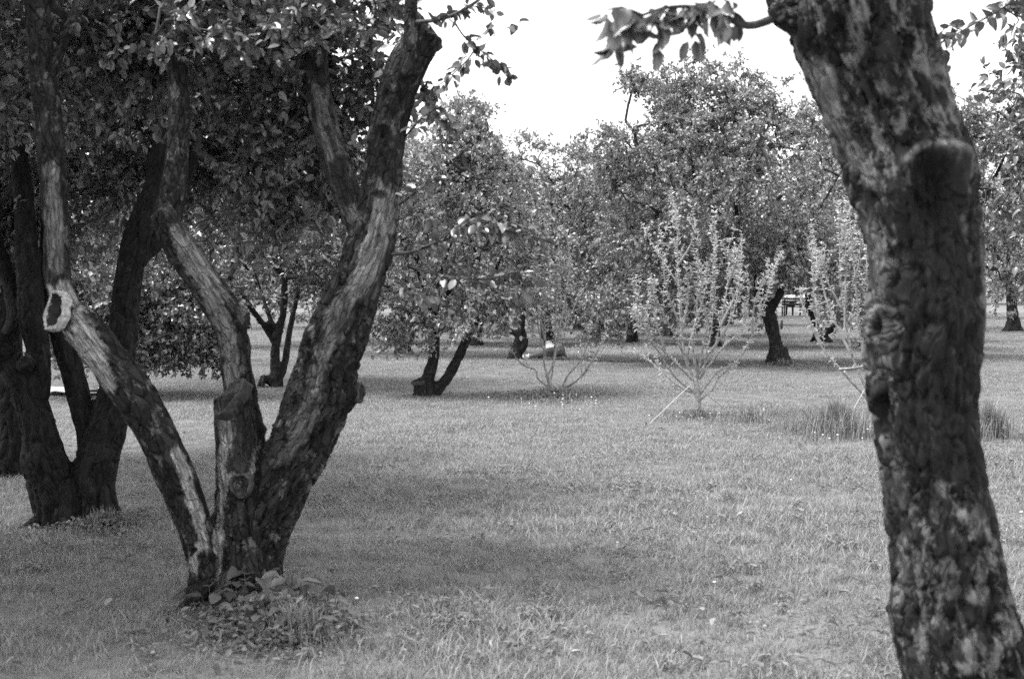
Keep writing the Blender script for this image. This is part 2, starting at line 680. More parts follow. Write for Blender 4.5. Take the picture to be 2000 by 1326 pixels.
def twig_leaves(rng, A, par, ns, twigs, nleaf, size, tl=(0.25, 0.55), up=0.25, droop=0.3):
    idx = np.repeat(np.arange(ns, len(A)), twigs)
    if len(idx) == 0:
        return None
    bdir = unit(A[idx] - A[par[idx]])
    d = unit(0.7 * bdir + 0.9 * unit(rng.normal(size=(len(idx), 3))) + np.array([0, 0, up]))
    L = rng.uniform(tl[0], tl[1], len(idx))
    s0 = A[idx]
    t = (np.arange(nleaf) + 0.6) / nleaf
    t = t[None, :] + rng.normal(size=(len(idx), nleaf)) * 0.04
    # a quarter of the leaves gather into the end rosette
    t[:, int(nleaf * .72):] = 0.93 + rng.random((len(idx), nleaf - int(nleaf * .72))) * 0.08
    P = s0[:, None] + (d * L[:, None])[:, None] * t[:, :, None]
    P[:, :, 2] -= droop * (t ** 2) * L[:, None]
    tg = np.repeat(d[:, None], nleaf, axis=1)
    ld = unit(tg * 0.55 + unit(rng.normal(size=P.shape)) * 0.9 + np.array([0, 0, -0.22]))
    ln = unit(np.array([0, 0, 0.9]) + 0.75 * rng.normal(size=P.shape))
    sz = size * rng.uniform(0.65, 1.2, P.shape[:2])
    tw = np.stack([s0, s0 + d * L[:, None] * 0.5 - np.array([0, 0, 1]) * (droop * .25 * L)[:, None], s0 + d * L[:, None] - np.array([0, 0, 1]) * (droop * L)[:, None]], 1)
    return P.reshape(-1, 3), ld.reshape(-1, 3), ln.reshape(-1, 3), sz.ravel(), tw


def twig_wood(mb, tw, r=0.003):
    """three-sided twigs, all at once"""
    n = len(tw)
    if n == 0:
        return
    ax = unit(tw[:, 2] - tw[:, 0])
    ref = np.where(np.abs(ax[:, 2:3]) > 0.9, np.array([[1., 0, 0]]), np.array([[0, 0, 1.]]))
    nn = unit(np.cross(ax, ref))
    bb = np.cross(ax, nn)
    V = []
    for j, rr in enumerate((r, r * .8, r * .4)):
        for a in (0, 2.094, 4.189):
            V.append(tw[:, j] + rr * (math.cos(a) * nn + math.sin(a) * bb))
    V = np.stack(V, 1).reshape(-1, 3)
    f = []
    for j in range(2):
        for a in range(3):
            f.append([j * 3 + a, j * 3 + (a + 1) % 3, j * 3 + 3 + (a + 1) % 3, j * 3 + 3 + a])
    f = (np.array(f)[None] + (np.arange(n) * 9)[:, None, None]).reshape(-1, 4)
    mb.add(V, [f])


# ------------------------------------------------------------------ wood: tubes fused into one skin, bark relief on it
def organic(name, limbs, voxel, relief=0.01, smooth_it=4, bare=(), rot=(), carve=(), bark_freq=1.0, seed=0, flare=None):
    mb = MB()
    SP, SR, ST, SN, SB, SS = [], [], [], [], [], []
    for pts, rad in limbs:
        p, r = catmull(pts, rad, max(voxel * 2.0, 0.02))
        t, n, b = frames(p)
        L = np.concatenate([[0], np.cumsum(np.linalg.norm(np.diff(p, axis=0), axis=1))])
        # lumpy section
        k = 20
        mb.tube(p, r * (1 + 0.05 * fbm(np.stack([L * 7, L * 0 + seed, L * 0], -1), 2)), k, True)
        SP.append(p); SR.append(r); ST.append(t); SN.append(n); SB.append(b); SS.append(L + len(SP) * 3.7)
    me = mb.mesh(name + '_raw', smooth=False)
    o = bpy.data.objects.new(name + '_raw', me)
    COL.objects.link(o)
    md = o.modifiers.new('r', 'REMESH')
    md.mode = 'VOXEL'
    md.voxel_size = voxel
    dg = bpy.context.evaluated_depsgraph_get()
    ev = o.evaluated_get(dg)
    m2 = bpy.data.meshes.new_from_object(ev)
    bpy.data.objects.remove(o)
    bpy.data.meshes.remove(me)
    nv = len(m2.vertices)
    co = np.zeros(nv * 3, np.float32)
    m2.vertices.foreach_get('co', co)
    co = co.reshape(-1, 3).astype(float)
    ne = len(m2.edges)
    ed = np.zeros(ne * 2, np.int32)
    m2.edges.foreach_get('vertices', ed)
    ed = ed.reshape(-1, 2)
    deg = np.bincount(ed.ravel(), minlength=nv).astype(float)[:, None]
    for _ in range(smooth_it):
        s = np.zeros_like(co)
        for c in range(3):
            s[:, c] = np.bincount(ed[:, 0], co[ed[:, 1], c], nv) + np.bincount(ed[:, 1], co[ed[:, 0], c], nv)
        co = 0.45 * co + 0.55 * s / np.maximum(deg, 1)
    m2.vertices.foreach_set('co', co.astype(np.float32).ravel())
    m2.update()
    nr = np.zeros(nv * 3, np.float32)
    m2.vertices.foreach_get('normal', nr)
    nr = nr.reshape(-1, 3).astype(float)
    P = np.vstack(SP); R = np.concatenate(SR); T = np.vstack(ST); N = np.vstack(SN); B = np.vstack(SB); L = np.concatenate(SS)
    near = np.zeros(nv, int)
    for i in range(0, nv, 20000):
        c = co[i:i + 20000]
        d = ((c ** 2).sum(1)[:, None] - 2 * c @ P.T + (P ** 2).sum(1)[None])
        near[i:i + 20000] = np.argmin(np.sqrt(np.maximum(d, 0)) - R[None] * 1.0, axis=1)
    q = co - P[near]
    bc = np.stack([np.sum(q * N[near], 1), np.sum(q * B[near], 1), np.sum(q * T[near], 1) + L[near]], -1)
    f = bark_freq
    ridged = 1 - 2.6 * np.exp(-np.abs(fbm(bc * np.array([24, 24, 5.5]) * f + seed, 3)) * 9)
    lump = fbm(bc * np.array([8, 8, 2.4]) * f + 31 + seed, 3)
    fine = fbm(bc * np.array([60, 60, 22]) * f + 7, 2)
    amp = np.clip(R[near] / 0.12, 0.25, 1.3)
    disp = relief * amp * (0.9 * ridged + 1.6 * lump + 0.45 * fine)
    px, py, dd = proj(co)
    facing = np.sum(nr * (CP - co), 1) > 0

    def mask(lines):
        out = np.zeros(nv)
        for line, w, strength in lines:
            line = np.asarray(line, float)
            dm = np.full(nv, 1e9)
            for a, b in zip(line[:-1], line[1:]):
                ab = b - a
                tt = np.clip(((px - a[0]) * ab[0] + (py - a[1]) * ab[1]) / max(ab @ ab, 1e-6), 0, 1)
                dm = np.minimum(dm, np.hypot(px - a[0] - tt * ab[0], py - a[1] - tt * ab[1]))
            edge = dm / w + 1.0 * fbm(bc * np.array([34, 34, 6.0]) + 3, 4) + 0.35 * fbm(bc * np.array([90, 90, 40.0]), 2)
            out = np.maximum(out, strength * np.clip((1.1 - edge) / 0.35, 0, 1) * facing)
        return out
    bm_ = mask(bare)
    rm_ = mask(rot)
    disp = disp * (1 - 0.85 * bm_) - 0.5 * relief * bm_
    co = co + nr * disp[:, None]
    # knots (a raised lip round a sunk centre), hollows and lumps
    for (cx, cy, ax_, ay_, ang, lip, depth) in carve:
        ca, sa = math.cos(ang), math.sin(ang)
        u = ((px - cx) * ca + (py - cy) * sa) / ax_
        v = (-(px - cx) * sa + (py - cy) * ca) / ay_
        rr = np.hypot(u, v) + 0.16 * fbm(bc * 22.0, 3)
        th = np.arctan2(v, u)
        uneven = np.clip(0.55 + 0.6 * fbm(np.stack([np.cos(th) * 1.3 + cx, np.sin(th) * 1.3 + cy, th * 0], -1), 2) - 0.35 * np.sin(th), 0.1, 1.3)
        g = lip * uneven * np.exp(-((rr - 1) / 0.28) ** 2) - depth * np.clip((0.95 - rr) / 0.45, 0, 1)
        g = g * facing
        co = co + nr * g[:, None]
        if depth > 0:
            rm_ = np.maximum(rm_, np.clip((0.86 - rr) / 0.18, 0, 1) * facing * 0.85)
            if lip > 0.008:
                bm_ = np.maximum(bm_, 0.22 * uneven ** 2 * np.exp(-((rr - 1.0) / 0.12) ** 2) * facing)
    m2.vertices.foreach_set('co', co.astype(np.float32).ravel())
    for k_, a_ in (('bare', bm_), ('rot', rm_)):
        q_ = m2.attributes.new(k_, 'FLOAT', 'POINT')
        q_.data.foreach_set('value', a_.astype(np.float32))
    q_ = m2.attributes.new('bc', 'FLOAT_VECTOR', 'POINT')
    q_.data.foreach_set('vector', bc.astype(np.float32).ravel())
    m2.polygons.foreach_set('use_smooth', np.ones(len(m2.polygons), bool))
    m2.update()
    m2.name = name
    return m2


def limb_px(tr, d, dz=0.0):
    """trace of (px, py, r_px[, depth offset]) -> points and radii in metres"""
    pts, rad = [], []
    n = len(tr)
    for i, t in enumerate(tr):
        dd = d + (t[3] if len(t) > 3 else 0) + dz * i / max(1, n - 1)
        pts.append(at(t[0], t[1], dd))
        rad.append(t[2] * dd / FPX)
    return np.array(pts), np.array(rad)


def roots(base, r, n, seed, reach=2.0):
    rng = np.random.default_rng(seed)
    out = []
    a0 = rng.uniform(0, 6.28)
    for i in range(n):
        a = a0 + i * 6.283 / n + rng.normal() * .3
        u = np.array([math.cos(a), math.sin(a), 0])
        q = reach * rng.uniform(.75, 1.2)
        out.append((np.array([base + u * r * .45 + [0, 0, r * 1.9], base + u * r * .85 + [0, 0, r * .7], base + u * r * 1.35 + [0, 0, r * .12], base + u * r * q + [0, 0, -r * .18]]),
                    np.array([r * .45, r * .42, r * .3, r * .16])))
    return out


def cut_face(name, parent, c, nrm, rx, ry, up=(0, 0, 1), depth=0.01, lip=0.012, hollow=False, seed=1, tilt=0, pale_lip=True):
    """sawn end of a limb: a callus lip round an uneven inner face"""
    rng = np.random.default_rng(seed)
    z = unit(np.asarray(nrm, float))
    x = unit(np.cross(np.asarray(up, float), z))
    y = np.cross(z, x)
    k = 36
    a = np.linspace(0, 2 * math.pi, k, endpoint=False)
    wob = 1 + 0.13 * np.sin(2 * a + rng.uniform(0, 6)) + 0.05 * np.sin(3 * a + rng.uniform(0, 6)) + 0.025 * rng.normal(size=k)
    ph = rng.uniform(0, 6, 2)
    swell = np.clip(.45 + .75 * np.sin(a + ph[0]) + .35 * np.sin(3 * a + ph[1]), -.25, 1.3)
    prof_lip = [(1.12, -0.03), (1.10, lip * .3), (1.0, lip), (0.90, lip * .8), (0.84, 0.0)]
    if hollow:
        prof_lip = [(1.06, -0.04), (1.05, lip * .3), (1.0, lip), (0.94, lip * .8), (0.86, 0.0)]
    elif lip < .005:
        prof_lip = [(1.03, -0.06), (1.02, -.004), (1.0, .0), (0.92, .001), (0.84, 0.0)]
    if hollow:
        prof_in = [(0.85, 0.0), (0.78, -depth * .4), (0.66, -depth * .8), (0.4, -depth), (0.12, -depth * 1.05)]
    else:
        prof_in = [(0.85, 0.0), (0.72, -depth * .6), (0.55, -depth * .5), (0.38, -depth * .9), (0.2, -depth * .7), (0.05, -depth)]

    def lathe(prof, nz):
        V = []
        for s, h in prof:
            hh = (h * swell if nz == lip * 0.3 and h > 0 else h) + nz * rng.normal(size=k)
            V.append(np.asarray(c) + (s * wob * rx * np.cos(a))[:, None] * x + (s * wob * ry * np.sin(a))[:, None] * y + hh[:, None] * z)
        m = len(prof)
        V = np.vstack(V)
        i = np.arange(m - 1)[:, None] * k
        j = np.arange(k)[None]
        f = np.stack([i + j, i + (j + 1) % k, i + k + (j + 1) % k, i + k + j], -1).reshape(-1, 4)
        return V, f
    V, f = lathe(prof_lip, lip * 0.3)
    o = obj(name, mesh_np(name, V, [f]), M_CALLUS if hollow else (M_CUT if lip < .005 else M_LIP), parent)
    V, f = lathe(prof_in, depth * 0.22)
    cap = np.arange((len(prof_in) - 1) * k, len(prof_in) * k)[None]
    obj('hollow' if hollow else 'cut_wood', mesh_np('cut', V, [f, cap]), M_ROT if hollow else M_CUT, o)
    o2 = o.children[0]
    o2.location = (0, 0, 0)
    return o


def in_frame(p, m=0):
    x, y, d = proj(p)
    return (d > 0.3) & (x > -m) & (x < 2000 + m) & (y > -m) & (y < 1326 + m)


def finish_tree(root, trunk_me, bark, rng, skel, ells, nodes, twigs, nleaf, lsize, lod, lmat, n_obj=0, protos=None, reject=None,
                shell=0.45, twig_r=0.003, hand=None, droop=0.3, up=0.25, zmin=0.5, tl=(0.16, 0.46), rtip=0.007, k=5, wood_mat=None):
    if trunk_me is not None:
        obj('trunk', trunk_me, bark, root)
    own = reject

    def reject(p):
        x, y, d = proj(p)
        lane = (d > 20) & (d < 64) & (x > 1524 - 300 / d) & (x < 1590 + 300 / d) & (y > 572)   # open lane to the far bench
        return lane if own is None else (lane | own(p))
    A, par, cnt, ns = grow(rng, skel, ells, nodes, shell, zmin)
    mb = MB()
    if reject is not None:
        keepn = np.ones(len(A), bool)
        keepn[ns:] = ~reject(A[ns:])
        # drop rejected nodes (children re-hang on the parent)
        for i in range(ns, len(A)):
            while par[i] >= ns and not keepn[par[i]]:
                par[i] = par[par[i]]
        new = np.cumsum(keepn) - 1
        par2 = np.where(par >= 0, new[par], -1)
        A, par, cnt = A[keepn], par2[keepn], cnt[keepn]
    branch_wood(mb, rng, A, par, cnt, ns, rtip, k)
    P, D, N, Z, TW = twig_leaves(rng, A, par, ns, twigs, nleaf, lsize, tl, up, droop)
    if twig_r:
        if reject is not None:
            TW = TW[~reject(TW[:, 2])]
        twig_wood(mb, TW, twig_r)
    if reject is not None:
        kp = ~reject(P)
        P, D, N, Z = P[kp], D[kp], N[kp], Z[kp]
    kp = P[:, 2] > 0.15
    P, D, N, Z = P[kp], D[kp], N[kp], Z[kp]
    if hand is not None:
        for (hp, hr) in hand['wood']:
            mb.tube(hp, hr, 6)
        P = np.vstack([hand['P'], P]); D = np.vstack([hand['D'], D]); N = np.vstack([hand['N'], N]); Z = np.concatenate([hand['Z'], Z])
    obj('branches', mb.mesh('branches'), wood_mat or M_TWIG, root)
    if n_obj:
        x, y, d = proj(P)
        sc = np.where(in_frame(P), Z / d, 0)
        if hand is not None:
            sc[:len(hand['Z'])] += 10 * (sc[:len(hand['Z'])] > 0)
        order = np.argsort(-sc)
        pick = order[:n_obj]
        pick = pick[sc[pick] > 0]
        rest = np.ones(len(P), bool)
        rest[pick] = False
        leaf_objects(root, P[pick], D[pick], N[pick], Z[pick], protos)
        P, D, N, Z = P[rest], D[rest], N[rest], Z[rest]
    o = obj('crown', leaves_mesh('crown', P, D, N, Z, lod, rng), lmat, root)
    if n_obj:
        o['kind'] = 'stuff'
    return o


def spray(rng, lines, size, spacing, jit=0.6, up=0.6, per=2, droop=0.2):
    """hand-traced leafy sprays: lines of 3-D points with radius"""
    wood, P, D, N, Z = [], [], [], [], []
    for pts, r0, r1, t0 in lines:
        p, r = catmull(pts, np.linspace(r0, r1, len(pts)), 0.02)
        wood.append((p, r))
        L = np.concatenate([[0], np.cumsum(np.linalg.norm(np.diff(p, axis=0), axis=1))])
        n = max(1, int(L[-1] * (1 - t0) / spacing))
        for s in np.linspace(L[-1] * t0, L[-1], n):
            i = min(len(p) - 1, int(np.searchsorted(L, s)))
            tg = unit(p[i] - p[max(0, i - 1)] + 1e-6)
            for _ in range(per):
                d = unit(tg * 0.5 + jit * unit(rng.normal(size=3)) + np.array([0, 0, -droop]))
                st = p[i] + d * rng.uniform(0.0, 0.03)
                P.append(st); D.append(d)
                N.append(unit(np.array([0, 0, up]) + 0.6 * rng.normal(size=3)))
                Z.append(size * rng.uniform(0.7, 1.2))
    return {'wood': wood, 'P': np.array(P), 'D': np.array(D), 'N': np.array(N), 'Z': np.array(Z)}


PROTO_NEAR = leaf_protos(M_LEAF_NEAR, 6, .9, 3) + leaf_protos(M_LEAF_NEAR, 6, 1.15, 13)
PROTO_MID = leaf_protos(M_LEAF, 6, 1.0, 4)

# ------------------------------------------------------------------ main tree: old apple with sawn limbs (about 6.8 m away)
DM = 6.8


def build_main():
    rng = np.random.default_rng(11)
    root = thing('apple_tree', 'old apple tree with three spreading limbs and sawn stubs, leafy weeds at its foot', 'tree', bd(470, DM), 'old apple trees of the orchard')
    L = [limb_px([(425, 1215, 74), (428, 1150, 62), (436, 1090, 50), (448, 1030, 38), (456, 990, 26)], DM)]
    L.append(limb_px([(462, 1215, 96), (468, 1165, 80), (474, 1100, 68), (478, 1030, 62), (478, 970, 56), (478, 920, 40)], DM))
    L.append(limb_px([(425, 1195, 42, -.05), (414, 1140, 38, -.07), (398, 1080, 35, -.12), (372, 1000, 34, -.18), (332, 905, 37, -.22), (280, 800, 40, -.25),
                      (215, 710, 40, -.27), (165, 646, 38, -.28), (134, 612, 32, -.3)], DM))
    L.append(limb_px([(165, 640, 24, -.2), (128, 590, 26, -.2), (113, 540, 25, -.18), (110, 450, 23, -.15), (103, 350, 24, -.1), (96, 250, 24, -.05), (84, 150, 24), (70, 0, 22, .1), (55, -160, 20, .2)], DM))
    L.append(limb_px([(95, 165, 8), (118, 105, 9), (150, 5, 8), (175, -100, 7)], DM))
    L.append(limb_px([(478, 1040, 52, -.03), (472, 950, 47, -.06), (463, 870, 42, -.08), (455, 790, 37, -.10), (452, 772, 35, -.10)], DM))
    L.append(limb_px([(485, 930, 36, .05), (482, 850, 33, .05), (472, 780, 31, .03), (461, 715, 28, .02), (457, 660, 29), (434, 602, 31, -.02), (380, 525, 31, -.05), (335, 455, 31, -.07), (316, 412, 27, -.08)], DM))
    L.append(limb_px([(325, 440, 28, -.05), (338, 380, 24, -.04), (346, 300, 21), (350, 200, 19, .05), (345, 100, 20, .1), (341, 0, 20, .15), (335, -160, 18, .25)], DM))
    L.append(limb_px([(490, 1090, 56), (508, 1020, 60), (545, 945, 58), (590, 855, 60), (620, 780, 62), (645, 690, 61), (678, 600, 56), (718, 500, 47), (740, 400, 40),
                      (752, 300, 37), (768, 210, 35), (792, 135, 37), (832, 62, 35)], DM))
    L.append(limb_px([(660, 790, 30), (692, 770, 17), (704, 767, 14)], DM))
    L.append(limb_px([(712, 470, 26, .06), (676, 375, 28, .12), (650, 300, 26, .17), (628, 220, 24, .22), (620, 120, 22, .3), (636, 0, 19, .4), (650, -150, 16, .5)], DM))
    L.append(limb_px([(797, 150, 15, -.08), (801, 70, 14, -.1), (803, 0, 13, -.1), (798, -150, 12, -.1)], DM))
    bare = [([(125, 575), (150, 620), (172, 680), (195, 740)], 25, 1.0), ([(100, 565), (93, 600), (125, 650), (180, 720)], 11, 1.0),
            ([(345, 885), (385, 990), (400, 1060)], 11, 1.0), ([(395, 1060), (376, 1080), (380, 1110)], 11, 1.0),
            ([(437, 830), (440, 930), (432, 1010), (425, 1075)], 11, 0.9), ([(455, 830), (462, 930)], 24, 0.75),
            ([(345, 450), (395, 540), (440, 630), (455, 730)], 20, 0.55), ([(715, 560), (735, 480), (748, 380)], 26, 0.6),
            ([(560, 900), (600, 820), (625, 720), (660, 600)], 14, 0.22), ([(100, 330), (105, 420), (112, 520)], 14, .4), ([(690, 420), (640, 270), (622, 180)], 15, .32), ([(425, 1095), (432, 1130), (420, 1170)], 6, 0.4), ([(490, 930), (500, 870), (480, 800)], 8, 0.4),  # back-branch streak is painted light, brightening a shaded limb, not bare wood
            ([(640, 700), (690, 560)], 12, .2)]
    rot = [([(106, 596), (118, 618)], 22, 1.0), ([(640, 250), (660, 320)], 5, .8), ([(472, 800), (480, 850), (468, 910)], 22, 0.9), ([(660, 320), (680, 390)], 14, 0.9), ([(755, 290), (720, 340)], 10, .8), ([(330, 960), (335, 990)], 8, .8),  # dark strokes under the back branch are painted shade, not rot
           ([(400, 1140), (400, 1180)], 12, 0.7), ([(380, 1075), (372, 1082)], 6, 1.0), ([(735, 560), (690, 640), (650, 740)], 7, .75), ([(770, 470), (745, 560)], 8, .7)]
    L.append((np.array([at(474, 955, DM), at(470, 949, DM - .20)]), np.array([.075, .052])))
    carve = [(748, 268, 22, 24, 0, 0.02, 0.006), (748, 266, 6, 8, 0, 0.0, 0.02), (742, 380, 17, 12, 0.2, 0.012, 0.003), (376, 1077, 12, 7, -.3, 0.004, 0.02),
             (525, 838, 12, 10, 0, 0.018, 0.006), (305, 402, 16, 16, 0, 0.012, -0.016), (433, 605, 22, 30, .4, 0.006, 0.0), (683, 690, 14, 22, .5, .010, .0)]
    L += roots(bd(470, DM), .17, 6, 4, 1.9)
    me = organic('trunk', L, 0.0105, relief=0.0115, bare=bare, rot=rot, carve=carve, seed=2)
    # sawn ends as parts of their own
    cut_face('sawn_end', root, at(106, 606, DM - .385), [-.62, -.72, .22], 0.058, 0.10, depth=0.03, lip=0.010, hollow=True, seed=2)
    cut_face('sawn_end', root, at(446, 774, DM - .15), [-.58, -.52, .62], 0.072, 0.094, depth=0.012, lip=0.003, seed=5, pale_lip=False)
    cut_face('sawn_end', root, at(838, 56, DM), [.78, -.15, .55], 0.082, 0.088, depth=0.02, lip=0.006, seed=7, pale_lip=False)
    cut_face('sawn_end', root, at(469, 948, DM - .222), [-.30, -.93, .12], 0.044, 0.060, depth=0.028, lip=0.009, seed=12)
    cut_face('broken_stub', root, at(706, 767, DM - .005), [.95, -.3, .05], 0.034, 0.04, depth=0.015, lip=0.006, seed=9, pale_lip=False)
    skel = [at(70, -60, 6.9), at(55, -160, 7.0), at(345, -20, 7.0), at(335, -150, 7.05), at(620, 130, 7.1), at(640, -30, 7.2), at(650, -150, 7.3), at(800, -60, 6.7), at(798, -150, 6.7),
            at(346, 250, 6.8), at(100, 120, 6.8), at(628, 220, 7.05)]
    hl = []
    q = lambda *t: np.array([at(*a) for a in t])
    hl.append((q((803, 45, 6.7), (860, 38, 6.6), (905, 20, 6.55), (950, -10, 6.5)), .011, .006, .25))
    hl.append((q((878, 28, 6.6), (905, 70, 6.6), (930, 92, 6.6), (962, 118, 6.6), (990, 150, 6.6)), .005, .002, .25))
    hl.append((q((930, 92, 6.6), (915, 115, 6.6), (890, 140, 6.65), (860, 165, 6.7), (830, 185, 6.75)), .004, .002, .1))
    hl.append((q((905, 10, 6.5), (960, 20, 6.5), (958, 45, 6.5)), .003, .0015, .5))
    hl.append((q((930, 80, 6.6), (958, 45, 6.6), (1005, 48, 6.6)), .002, .001, .95))
    hl.append((q((765, 497, 6.75), (805, 492, 6.6), (860, 470, 6.5), (905, 452, 6.45), (980, 450, 6.4), (1062, 472, 6.4)), .011, .003, .25))
    hl.append((q((860, 470, 6.5), (900, 440, 6.4), (960, 436, 6.3), (1020, 448, 6.3)), .005, .002, .2))
    hl.append((q((800, 520, 6.7), (870, 540, 6.5), (930, 545, 6.4), (1000, 540, 6.35), (1036, 556, 6.35)), .007, .002, .3))
    hl.append((q((870, 540, 6.5), (900, 520, 6.5), (950, 528, 6.5)), .005, .002, .2))
    hl.append((q((770, 540, 6.8), (820, 570, 6.6), (870, 590, 6.6), (890, 610, 6.6)), .005, .002, .3))
    hl.append((q((780, 400, 6.75), (820, 370, 6.6), (850, 350, 6.6)), .006, .002, .3))
    hl.append((q((775, 430, 6.75), (815, 420, 6.6), (850, 425, 6.55)), .006, .002, .3))
    hl.append((q((790, 270, 6.8), (820, 235, 6.7), (860, 210, 6.7), (880, 240, 6.7)), .006, .002, .2))
    hl.append((q((800, 200, 6.8), (830, 180, 6.8), (850, 230, 6.8)), .005, .002, .2))
    hand = spray(rng, hl, 0.053, 0.021, per=3, jit=0.75, up=0.7, droop=0.3)
    # leaves on the thin sapling twig tips only
    ells = [(at(300, -40, 7.3), np.array([.9, .5, 0.25])), (at(520, 60, 7.2), np.array([.75, .7, .35])),
            (at(620, 160, 7.4), np.array([.38, .5, .45])), (at(230, 60, 7.5), np.array([.55, .5, .35])),
            (at(560, 330, 7.7), np.array([.40, .4, .40]))]

    def reject(p):
        x, y, d = proj(p)
        sky = (x > 815) & (y > -12) & (x < 2100)
        # keep the limbs themselves in view
        front = ((y > 120) & (d < 6.95) & (x < 800)) | ((d < 7.3) & (x > 585) & (x < 730) & (y > 90))
        return sky | front | ((y > 520) & (y < 1400))
    finish_tree(root, me, M_BARK, rng, skel, ells, 240, 6, 14, 0.055, 1, M_LEAF_NEAR, n_obj=290, protos=PROTO_NEAR, reject=reject, shell=0.6,
                hand=hand, rtip=0.004, tl=(0.18, 0.42))
    return root


build_main()


# ------------------------------------------------------------------ right tree: blurred near trunk
DR = 4.0


def build_right():
    rng = np.random.default_rng(21)
    root = thing('apple_tree', 'thick leaning apple trunk close by with an oval knot and mottled bark', 'tree', bd(1915, DR), 'old apple trees of the orchard')
    tr = [(1560, -420, 95, .25), (1600, -220, 118, .15), (1640, -90, 132, .08), (1668, 0, 136), (1694, 100, 128), (1728, 200, 121), (1762, 300, 116), (1789, 400, 111), (1806, 500, 105), (1806, 600, 106), (1802, 700, 104),
          (1807, 800, 98), (1821, 900, 97), (1836, 1000, 102), (1847, 1100, 109), (1860, 1200, 115), (1888, 1326, 122), (1905, 1450, 140), (1915, 1640, 175)]
    L = [limb_px(tr, DR)]
    L.append(limb_px([(1640, 20, 90), (1560, 15, 62), (1522, 18, 38), (1506, 22, 28)], DR))
    L.append(limb_px([(1740, -60, 90, .1), (1800, -220, 85, .3), (1880, -420, 70, .6)], DR))
    L.append(limb_px([(1620, -250, 80, .1), (1500, -420, 60, -.2), (1380, -560, 50, -.4)], DR))
    L.append(limb_px([(1940, 1420, 80, -.05), (2000, 1350, 52, -.08), (2025, 1330, 40, -.1)], DR))
    L.append(limb_px([(1830, 140, 30), (1835, 150, 22)], DR))
    L.append(limb_px([(1730, 640, 52, -.06), (1712, 640, 34, -.09)], DR))
    L.append(limb_px([(1735, 760, 40, -.05), (1722, 745, 30, -.07)], DR))
    carve = [(1817, 372, 58, 90, 0.0, 0.045, 0.05), (1712, 634, 15, 28, 0.1, 0.014, 0.03), (1722, 800, 16, 55, 0.12, 0.004, 0.045), (1750, 1215, 26, 30, 0, 0.016, -.004)]
    rot = [([(1822, 380), (1836, 560), (1840, 760), (1862, 900)], 84, .95), ([(1724, 750), (1722, 830)], 14, 1.0), ([(1895, 560), (1895, 800), (1930, 1000)], 22, .7), ([(1745, 880), (1748, 1050)], 14, .7),
           ([(1790, 880), (1840, 1000), (1870, 1200)], 24, .55), ([(1700, 100), (1760, 200)], 50, .35)]
    bare = [([(1768, 310), (1800, 284), (1840, 284), (1872, 325), (1884, 370)], 7, .6), ([(1612, 140), (1640, 230), (1690, 330)], 22, .38), ([(1700, 430), (1722, 520), (1720, 600), (1735, 700)], 30, .25),
            ([(1740, 880), (1755, 980)], 18, .14), ([(1760, 1060), (1770, 1150)], 20, .14), ([(1830, 850), (1840, 1010)], 22, .12)]
    me = organic('trunk', L, 0.010, relief=0.0095, bare=bare, rot=rot, carve=carve, seed=9, bark_freq=1.5)
    q = lambda *t: np.array([at(*a) for a in t])
    hl = [(q((1503, 40, 3.95), (1470, 50, 3.85), (1440, 46, 3.8), (1410, 25, 3.75), (1385, 5, 3.7)), .013, .006, .55),
          (q((1412, 25, 3.75), (1350, 14, 3.7), (1300, 16, 3.65), (1255, 30, 3.6)), .007, .004, .1),
          (q((1300, 16, 3.65), (1285, 45, 3.6), (1290, 75, 3.6)), .004, .002, .3),
          (q((1255, 30, 3.6), (1215, 15, 3.6), (1185, 20, 3.6)), .004, .002, .1),
          (q((1215, 15, 3.6), (1205, 50, 3.6), (1195, 75, 3.6)), .004, .002, .3)]
    hl.append((q((1195, 75, 3.6), (1188, 100, 3.6)), .003, .002, .0))
    hl += [(q((1350, 14, 3.7), (1345, 40, 3.7), (1352, 62, 3.7)), .003, .002, .2), (q((1255, 30, 3.6), (1240, 50, 3.6), (1232, 62, 3.6)), .003, .002, .2), (q((1440, 46, 3.8), (1425, 10, 3.75), (1400, -10, 3.75)), .004, .002, .3)]
    hand = spray(rng, hl, 0.062, 0.023, per=3, jit=0.8, up=0.2, droop=0.95)
    h2 = [(q((1880, -420, 4.6), (1990, -220, 5.5), (2010, -25, 6.2)), .012, .006, .95), (q((2010, -25, 6.2), (1960, 15, 6.1), (1880, 60, 6.0), (1818, 98, 5.9)), .005, .002, .0),
          (q((1960, 15, 6.1), (1990, 40, 6.1), (1965, 60, 6.1)), .004, .002, .1),
          (q((1880, 60, 6.0), (1850, 50, 6.0), (1835, 75, 6.0)), .003, .002, .2)]
    hb = spray(rng, h2, 0.06, 0.04, per=3, jit=0.8, up=0.5, droop=0.3)
    h3 = [(q((1600, 250, 3.9), (1585, 180, 3.85), (1578, 175, 3.85)), .003, .001, .9)]
    hand = {'wood': hand['wood'] + hb['wood'], 'P': np.vstack([hand['P'], hb['P']]), 'D': np.vstack([hand['D'], hb['D']]), 'N': np.vstack([hand['N'], hb['N']]), 'Z': np.concatenate([hand['Z'], hb['Z']])}
    skel = [at(1560, -400, 4.25), at(1880, -420, 4.6), at(1380, -560, 3.6), at(1600, -220, 4.1), at(1800, -250, 4.3)]
    ells = [(np.array([0.9, 4.2, 4.1]), np.array([2.4, 2.6, 0.9])), (np.array([2.4, 4.6, 3.9]), np.array([1.6, 2.0, 0.9])), (np.array([0.2, 2.6, 3.8]), np.array([1.8, 1.8, .7]))]

    def reject(p):
        return in_frame(p, 25)
    finish_tree(root, me, M_BARK_R, rng, skel, ells, 110, 7, 13, 0.072, 2, M_LEAF_NEAR, n_obj=260, protos=PROTO_NEAR, reject=reject, shell=0.5, hand=hand, rtip=0.005)


build_right()


